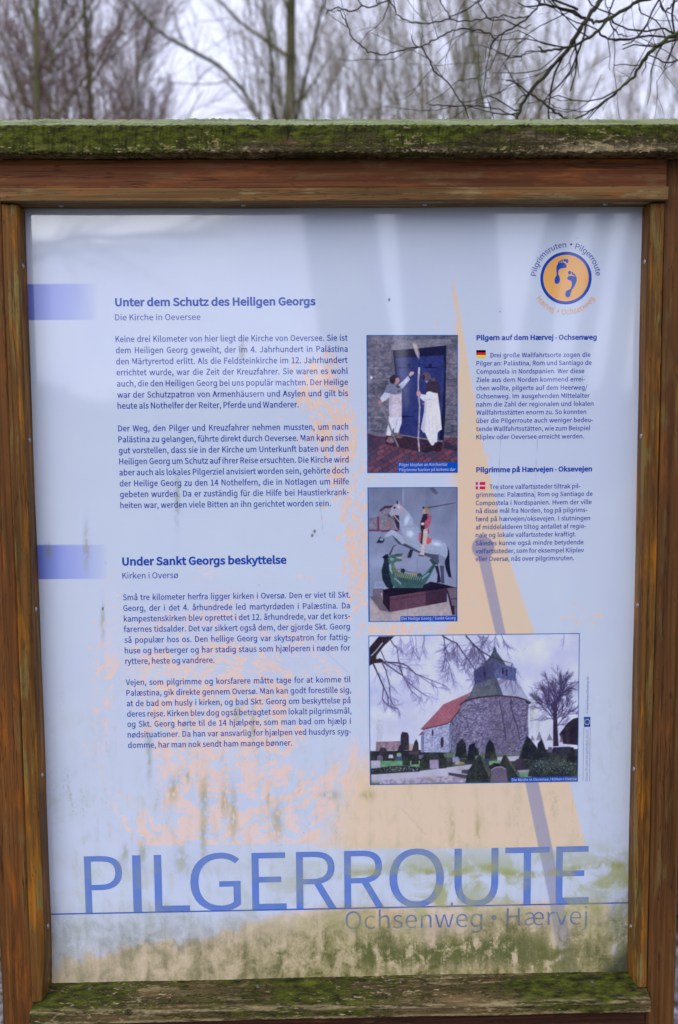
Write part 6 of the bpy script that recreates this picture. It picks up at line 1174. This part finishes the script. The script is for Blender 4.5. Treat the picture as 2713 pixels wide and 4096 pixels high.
# the slender trunk standing clear in the middle
t0_ = grow(11, 14.5, 0.112, [(20, 0.22, 0.26, 0.95, 0.10, 0.02, 7), (7, 0.2, 0.5, 0.7, 0.14, 0.01, 6), (7, 0.15, 0.55, 0.65, 0.18, 0.0, 5)], gn=0.006, up=0.05, rf=0.36)
tree('slender_tree', t0_, (BK_OLIVE, TW_BROWN), spot(660, 12), 'slender bare tree with a straight olive trunk standing clear against the sky behind the cap')
# the bowed stem that arches away to its upper left
TR, CR = Tubes(), Tubes(); rgn = np.random.default_rng(3)
arch = [(690, 620), (640, 420), (604, 280), (560, 205), (505, 150), (440, 115), (385, 85), (340, 45), (285, -20), (220, -120)]
D = 10.0; P = []
for px, py in arch:
    p = on_plane(px*1.7302, py*1.7302, D+0.002*(px-600)); P.append((p[0], p[1], p[2]))
P = np.array(P); foot = np.array((P[0][0]+0.25, P[0][1], GROUND-0.05)); P0 = np.vstack([foot, (foot+P[0])/2+np.array((0.06, 0, 0)), P]); org = P0[0].copy()
rd = np.linspace(0.034, 0.013, len(P0)); TR.add(P0-org, rd, 8)
branch(rgn, TR, CR, P0-org, rd, [(16, 0.30, 0.17, 0.9, 0.10, 0.03, 6), (6, 0.2, 0.5, 0.7, 0.14, 0.0, 5), (5, 0.2, 0.55, 0.7, 0.15, 0.0, 4)], 0, 0.4)
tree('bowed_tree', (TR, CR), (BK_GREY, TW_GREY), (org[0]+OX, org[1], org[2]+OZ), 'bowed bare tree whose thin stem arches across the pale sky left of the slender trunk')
# purple-twigged birches on the left
spec = [(34, 0.20, 0.30, 0.55, 0.07, 0.06, 7), (14, 0.12, 0.55, 0.5, 0.10, 0.03, 6), (15, 0.1, 0.6, 0.5, 0.12, 0.02, 4)]
pb = tree('purple_birch', grow(21, 12.0, 0.085, spec, gn=0.012, up=0.05, rf=0.42, rm=0.0042), (BK_GREEN, TW_PURPLE), spot(74, 12.5), 'purple-twigged birch with a green trunk at the left edge of the view', 'tree', 'birches behind the left half of the board')
dup(pb, spot(205, 13.2), 2.1, 0.92, 'purple-twigged birch standing right of the green-trunked one, with the densest dark crown')
dup(pb, spot(330, 17.0), 4.0, 0.82, 'smaller purple-twigged birch fading into the pale sky left of the bowed tree')
# thin many-stemmed thicket
spec2 = [(11, 0.18, 0.34, 0.5, 0.08, 0.05, 7), (9, 0.15, 0.5, 0.5, 0.10, 0.04, 5), (6, 0.1, 0.5, 0.55, 0.12, 0.02, 4)]
al = [tree('alder', grow(31+i, 10.5, 0.040, spec2, gn=0.045, up=0.05, stems=6, spread=0.35, rf=0.5, rm=0.0038), (BK_GREEN if i else BK_OLIVE, TW_BROWN), spot(px, D), lab, 'tree', 'alders in the thicket behind the board')
      for i, (px, D, lab) in enumerate(((830, 14.0, 'brown many-stemmed alder just right of the slender trunk, densest near the cap'),
                                        (1140, 13.0, 'olive many-stemmed alder behind the middle of the overhanging boughs'),
                                        (1490, 12.0, 'green-stemmed alder at the right edge of the view behind the mossy boughs')))]
for i, (px, D, s_, lab) in enumerate(((960, 17, 1.1, 'paler alder between the brown one and the olive one in the thicket'), (1030, 15, 0.95, 'low alder with close stems left of the olive one'), (1290, 15, 1.05, 'alder rising where the dark bough meets the cap on the right'),
                                      (1400, 17, 1.0, 'brown alder in the thicket seen through the fork of the mossy boughs'), (895, 15, 0.92, 'short dense alder between the slender trunk and the low boughs'), (1570, 16, 1.0, 'alder half cut off by the right edge of the view'), (765, 17, 1.05, 'pinkish alder close beside the slender trunk on its right'),
                                      (20, 17, 0.95, 'many-stemmed alder at the far left edge below the purple twigs'), (120, 16, 0.9, 'many-stemmed alder low between the birch trunks at left'), (240, 20, 0.8, 'thin-stemmed alder low below the darkest purple crown'))):
    dup(al[i % 3], spot(px, D), 1.3*i+0.4, s_, lab)
# far pale trees
spec3 = [(14, 0.25, 0.30, 0.5, 0.07, 0.05, 6), (9, 0.15, 0.5, 0.5, 0.1, 0.03, 5), (7, 0.1, 0.55, 0.5, 0.12, 0.02, 4)]
FAR = 'tall pale bare tree in the faint far wood behind the board'
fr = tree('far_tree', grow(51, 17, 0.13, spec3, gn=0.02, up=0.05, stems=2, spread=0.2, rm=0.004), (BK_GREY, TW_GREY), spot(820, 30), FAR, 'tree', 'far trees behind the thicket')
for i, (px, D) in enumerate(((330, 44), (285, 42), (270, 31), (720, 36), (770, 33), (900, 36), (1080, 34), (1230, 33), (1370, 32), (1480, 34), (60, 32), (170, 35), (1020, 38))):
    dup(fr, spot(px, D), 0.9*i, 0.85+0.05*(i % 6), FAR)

# the near tree whose boughs hang into the picture from the right
TR, CR = Tubes(), Tubes(); rng = np.random.default_rng(8)
def br(px, py, dep): return on_plane(1356+px/1.15549, py/1.15549, dep*0.66)
boughs = [  # traced points, width at start and end (traced px), depth behind the board
 ([(2150, -620), (1800, -420), (1450, -200), (1290, -90), (1210, 0), (1190, 30), (1140, 95), (1105, 150), (1070, 210), (1030, 260), (985, 310), (930, 370), (890, 420), (860, 460), (840, 510), (815, 552), (790, 640)], 26, 15, 1.00, 0),
 ([(885, 432), (940, 470), (1000, 518), (1050, 546), (1095, 575)], 11, 7, 1.00, 0), ([(885, 430), (830, 395), (800, 374), (768, 375)], 9, 5, 1.0, 0), ([(830, 395), (826, 362)], 7, 4, 1.0, 0),
 ([(2100, -250), (1900, -60), (1700, 60), (1568, 150), (1500, 195), (1430, 250), (1390, 310), (1360, 360), (1300, 410), (1240, 460), (1180, 505), (1100, 545), (1020, 600)], 24, 8, 0.85, 1),
 ([(2120, -460), (1800, -180), (1560, -60), (1410, 0), (1340, 30), (1260, 80), (1200, 140), (1140, 185), (1080, 210), (1000, 230), (940, 234), (924, 212)], 24, 8, 0.92, 1),
 ([(1250, 86), (1190, 100), (1150, 88), (1090, 66), (1010, 36), (930, 12), (890, -20)], 16, 9, 0.93, 1),
 ([(1105, 40), (1000, 0), (860, -60), (760, -20), (650, -30), (560, -10)], 12, 7, 1.1, 0),
 ([(960, -60), (930, 10), (890, 65), (830, 115), (770, 145), (720, 182), (698, 228)], 8, 9, 1.02, 0), ([(720, 180), (690, 155), (640, 140), (560, 132), (500, 155), (440, 185), (380, 215), (270, 236), (210, 250), (150, 245), (95, 205), (60, 170), (45, 130), (20, 80), (-5, 40)], 8, 5.5, 1.03, 0),
 ([(380, 215), (420, 280), (450, 340), (500, 375), (545, 440), (580, 485), (600, 550)], 8, 6, 1.05, 0), ([(810, 535), (760, 515), (700, 495), (590, 490), (480, 487), (415, 480)], 7, 5, 1.0, 1), ([(380, 215), (384, 160)], 6, 3, 1.03, 0), ([(362, 218), (336, 165)], 6, 3, 1.03, 0),
 ([(880, 70), (820, 82), (760, 76), (680, 86), (590, 100), (530, 92), (500, 60), (470, 0), (455, -60)], 7, 5, 1.05, 0), ([(510, 80), (590, 40), (660, 0), (700, -50)], 6, 5, 1.05, 0), ([(520, 82), (460, 96), (400, 105), (320, 96), (270, 62), (235, 0), (215, -60)], 7, 6, 1.08, 0),
 ([(300, -60), (215, 6), (140, 36), (110, 26), (60, 56), (0, 34), (-60, 60)], 8, 6, 1.1, 0), ([(110, 26), (80, -20), (60, -60)], 6, 5, 1.1, 0), ([(890, 112), (850, 130), (770, 92), (700, 92), (660, 40), (640, 0), (650, -50)], 6, 5, 1.0, 0),
 ([(1200, 140), (1230, 175), (1300, 185), (1380, 175), (1450, 165), (1560, 172), (1700, 150)], 10, 8, 0.9, 1), ([(1250, 86), (1270, 130), (1300, 160), (1330, 172)], 8, 5, 0.9, 1), ([(1700, 150), (1568, 156), (1490, 135), (1400, 142), (1290, 118), (1250, 92)], 11, 7, 0.88, 1),
 ([(1430, 250), (1418, 300), (1400, 345)], 8, 4, 0.85, 1), ([(1390, 310), (1330, 300), (1270, 300)], 6, 4, 0.85, 1), ([(1480, 0), (1500, 50), (1540, 20), (1600, -20)], 9, 8, 0.9, 0), ([(1700, 240), (1568, 285), (1490, 282), (1430, 250)], 9, 6, 0.86, 1), ([(1380, 0), (1400, 60), (1480, 110), (1520, 190)], 7, 5, 0.95, 0),
 ([(985, 310), (930, 340), (905, 352)], 6, 4, 1.0, 0), ([(890, 420), (830, 460), (800, 492)], 6, 3, 1.0, 0), ([(940, 234), (870, 240), (840, 262), (790, 262), (740, 240)], 6, 4, 0.95, 0), ([(850, 245), (836, 280)], 5, 3, 0.95, 0), ([(1268, 0), (1250, 60), (1245, 86)], 7, 8, 0.92, 0)]
trunk_top = np.array(br(2150, -640, 0.95)); fx = trunk_top[0]+0.10
TP = np.array([(fx, 0.66, GROUND-0.2), (fx+0.03, 0.65, GROUND+0.8), (fx-0.02, 0.63, 0.7), (fx+0.02, 0.61, 1.5), (fx-0.02, 0.63, 2.4), (fx+0.03, 0.67, 3.3), (fx-0.04, 0.70, 4.2)])
NT = np.array((fx, 0.66, GROUND)); TR.add(TP-NT, np.linspace(0.11, 0.05, len(TP)), 10)
Pt = []
for pts, w0, w1, dep, ms in boughs:
    n = len(pts); Q = []
    base_d = dep
    for i, (px, py) in enumerate(pts):
        Q.append(br(px, py, base_d+0.05*math.sin(i*0.9+px*0.01)))
    Q = np.array(Q)
    if pts[0][0] > 2000: Q = np.vstack([(fx, 0.63, Q[0][2]-0.25), Q])
    # smooth the traced polyline
    S = []
    for i in range(len(Q)-1):
        a, b, c_, d_ = Q[max(i-1, 0)], Q[i], Q[i+1], Q[min(i+2, len(Q)-1)]
        for t in np.linspace(0, 1, 4, endpoint=False): S.append(0.5*((2*b)+(-a+c_)*t+(2*a-5*b+4*c_-d_)*t*t+(-a+3*b-3*c_+d_)*t**3))
    S.append(Q[-1]); S = np.array(S)+rng.normal(0, 0.0012, (len(S), 3))
    sc_ = (dep*0.66+1.418)/3800/1.155/2*0.92; rad = np.linspace(w0, w1, len(S))*sc_*rng.uniform(0.88, 1.12, len(S))
    (TR if w0 >= 14 else CR).add(S-NT, rad, 7 if w0 >= 10 else 5)
    L = np.linalg.norm(np.diff(S, axis=0), axis=1).sum()
    for _ in range(int(L*10)+1):
        k_ = rng.integers(1, len(S)-1); d = side(rng, S[k_+1]-S[k_], rng.uniform(0.5, 1.1)); d[1] *= 0.5
        Q2, r2 = limb(rng, S[k_]-NT, d, rng.uniform(0.06, 0.26), min(rad[k_]*0.55, 0.0035), 6, 0.22, 0.0, 0.5); CR.add(Q2, r2, 4)
        if rng.random() < 0.6:
            d = side(rng, Q2[4]-Q2[3], 0.8); Q3, r3 = limb(rng, Q2[3], d, rng.uniform(0.04, 0.12), r2[3]*0.8, 4, 0.25, 0.0, 0.5); CR.add(Q3, r3, 3)
tree('overhanging_tree', (TR, CR), (BK_MOSSY, BK_DARK), (NT[0]+OX, NT[1], 0.0), 'near tree whose dark mossy boughs and twigs hang over the board from the right')

# ------------------------------------------------------------------ behind the viewer: what the glossy panel mirrors
def mirror(px, py, D):
    """world point D metres in front of the board that the panel mirrors at traced (px, py)"""
    p = on_plane(px*1.7302, py*1.7302); d = p-CAM; q = p+np.array((d[0], -d[1], d[2]))*(D/d[1]); return q
def mirrored_trunk(seed, pts, wid, D, label, first=(14, 0.42, 0.30, 0.8, 0.10, 0.02, 8)):
    """pts: column at a few heights; the trunk runs from the ground up past them"""
    C = np.array([mirror(px, py, D) for px, py in pts]); o = np.argsort(C[:, 2]); C = C[o]
    r = wid*(D+1.418)/2196/2
    lo, hi = C[0], C[-1]; sl_ = (hi-lo)/(hi[2]-lo[2]); rng = np.random.default_rng(seed)
    foot = lo+sl_*(GROUND-0.1-lo[2]); top = hi+sl_*0.6*(13-hi[2])
    P = np.array([foot+(0, 0, 0)]+[c_ for c_ in C]+[hi+(top-hi)*t for t in (0.2, 0.4, 0.6, 0.8, 1.0)]); P[-5:] += rng.normal(0, 0.05, (5, 3))
    rd = np.concatenate([[r*1.25], np.full(len(C), r), r*np.linspace(0.85, 0.15, 5)]); org = P[0].copy(); org[2] = GROUND
    TR, CR = Tubes(), Tubes(); S = []; RR = []
    for i in range(len(P)-1):
        for t in np.linspace(0, 1, 4, endpoint=False): S.append(P[i]*(1-t)+P[i+1]*t); RR.append(rd[i]*(1-t)+rd[i+1]*t)
    S.append(P[-1]); RR.append(rd[-1]); S = np.array(S)-org
    TR.add(S, RR, 14); branch(rng, TR, CR, S, np.array(RR), [first, (8, 0.2, 0.5, 0.7, 0.12, 0.0, 6), (5, 0.2, 0.5, 0.7, 0.14, 0.0, 4)], 0)
    tree('big_tree', (TR, CR), (BK_DARK, TW_BROWN), (org[0]+OX, org[1], 0.0), label, 'tree', 'big trees opposite the board')
mirrored_trunk(1, [(784, 500), (800, 640), (828, 800)], 165, 3.8, 'big tree opposite the board, mirrored as the grey band left of the thin bright streak')
mirrored_trunk(2, [(1030, 500), (1040, 640), (1052, 800)], 225, 4.2, 'thickest tree opposite the board, mirrored as the wide grey band in the panel middle')
mirrored_trunk(3, [(1300, 500), (1262, 640), (1235, 800)], 66, 3.6, 'leaning tree opposite the board, mirrored as the grey band across the round logo')
mirrored_trunk(4, [(1398, 500), (1375, 640), (1350, 800)], 40, 3.9, 'thin tree opposite the board, mirrored between the two bright streaks at right')
mirrored_trunk(6, [(-70, 500), (-60, 700), (-66, 900)], 34, 8.0, 'low-branched tree opposite the board, its boughs mirrored faintly in the upper left of the panel', (26, 0.14, 0.30, 1.15, 0.13, -0.02, 9))
mirrored_trunk(5, [(1478, 500), (1450, 640), (1420, 860)], 44, 3.7, 'tree opposite the board, mirrored along the right edge of the panel')

def leaf_mass(name, boxes, n, size, mat, label, cat, seed):
    rng = np.random.default_rng(seed); V = []
    for (x0, x1, y0, y1, h, hv), cnt in zip(boxes, n):
        x = rng.uniform(x0, x1, cnt); y = rng.uniform(y0, y1, cnt); z = h*(1-rng.random(cnt)**1.8*0.98)*(1+hv*(fbm(x/1.6, y/1.6, seed, 3)-0.5)*2)
        c_ = np.stack([x, y, z], -1); a = rng.normal(0, 1, (cnt, 3)); a /= np.linalg.norm(a, axis=1)[:, None]; b = np.cross(a, rng.normal(0, 1, (cnt, 3))); b /= np.linalg.norm(b, axis=1)[:, None]
        s_ = size*rng.uniform(0.6, 1.4, (cnt, 1)); V.append(np.stack([c_-a*s_, c_-b*s_*0.5, c_+a*s_, c_+b*s_*0.5], 1))
    V = np.concatenate(V).reshape(-1, 3); o = mesh_obj(name, V, np.arange(len(V)).reshape(-1, 4), mat); return tag(o, label, cat)
w = N('evergreen_leaf'); LEAF = w.out(w.ramp(w.noise(w.coord((3, 3, 3)), 1, 4, 0.7), [(0.3, (0.010, 0.014, 0.007)), (0.7, (0.035, 0.048, 0.018))]), 0.6, 0.3)
w = N('hedge_twig_leaf'); LEAF2 = w.out(w.ramp(w.noise(w.coord((1.4, 1.4, 1.4)), 1, 4, 0.7), [(0.3, (0.030, 0.028, 0.016)), (0.7, (0.085, 0.080, 0.045))]), 0.8, 0.2)
leaf_mass('evergreen_hedge', [(-5, 5, 1.35, 2.1, 0.95, 0.15)], [26000], 0.035, LEAF, 'low dark evergreen hedge close behind the board', 'hedge', 3)
leaf_mass('far_hedge', [(-120, 120, 58, 62, 4.5, 0.5)], [26000], 0.5, LEAF2, 'distant brown hedgerow closing the field behind the far trees', 'hedge', 6)
leaf_mass('field_hedge', [(-40, 40, -27, -24.5, 2.3, 0.4)], [30000], 0.22, LEAF2, 'brown hedgerow across the field opposite the board', 'hedge', 4)
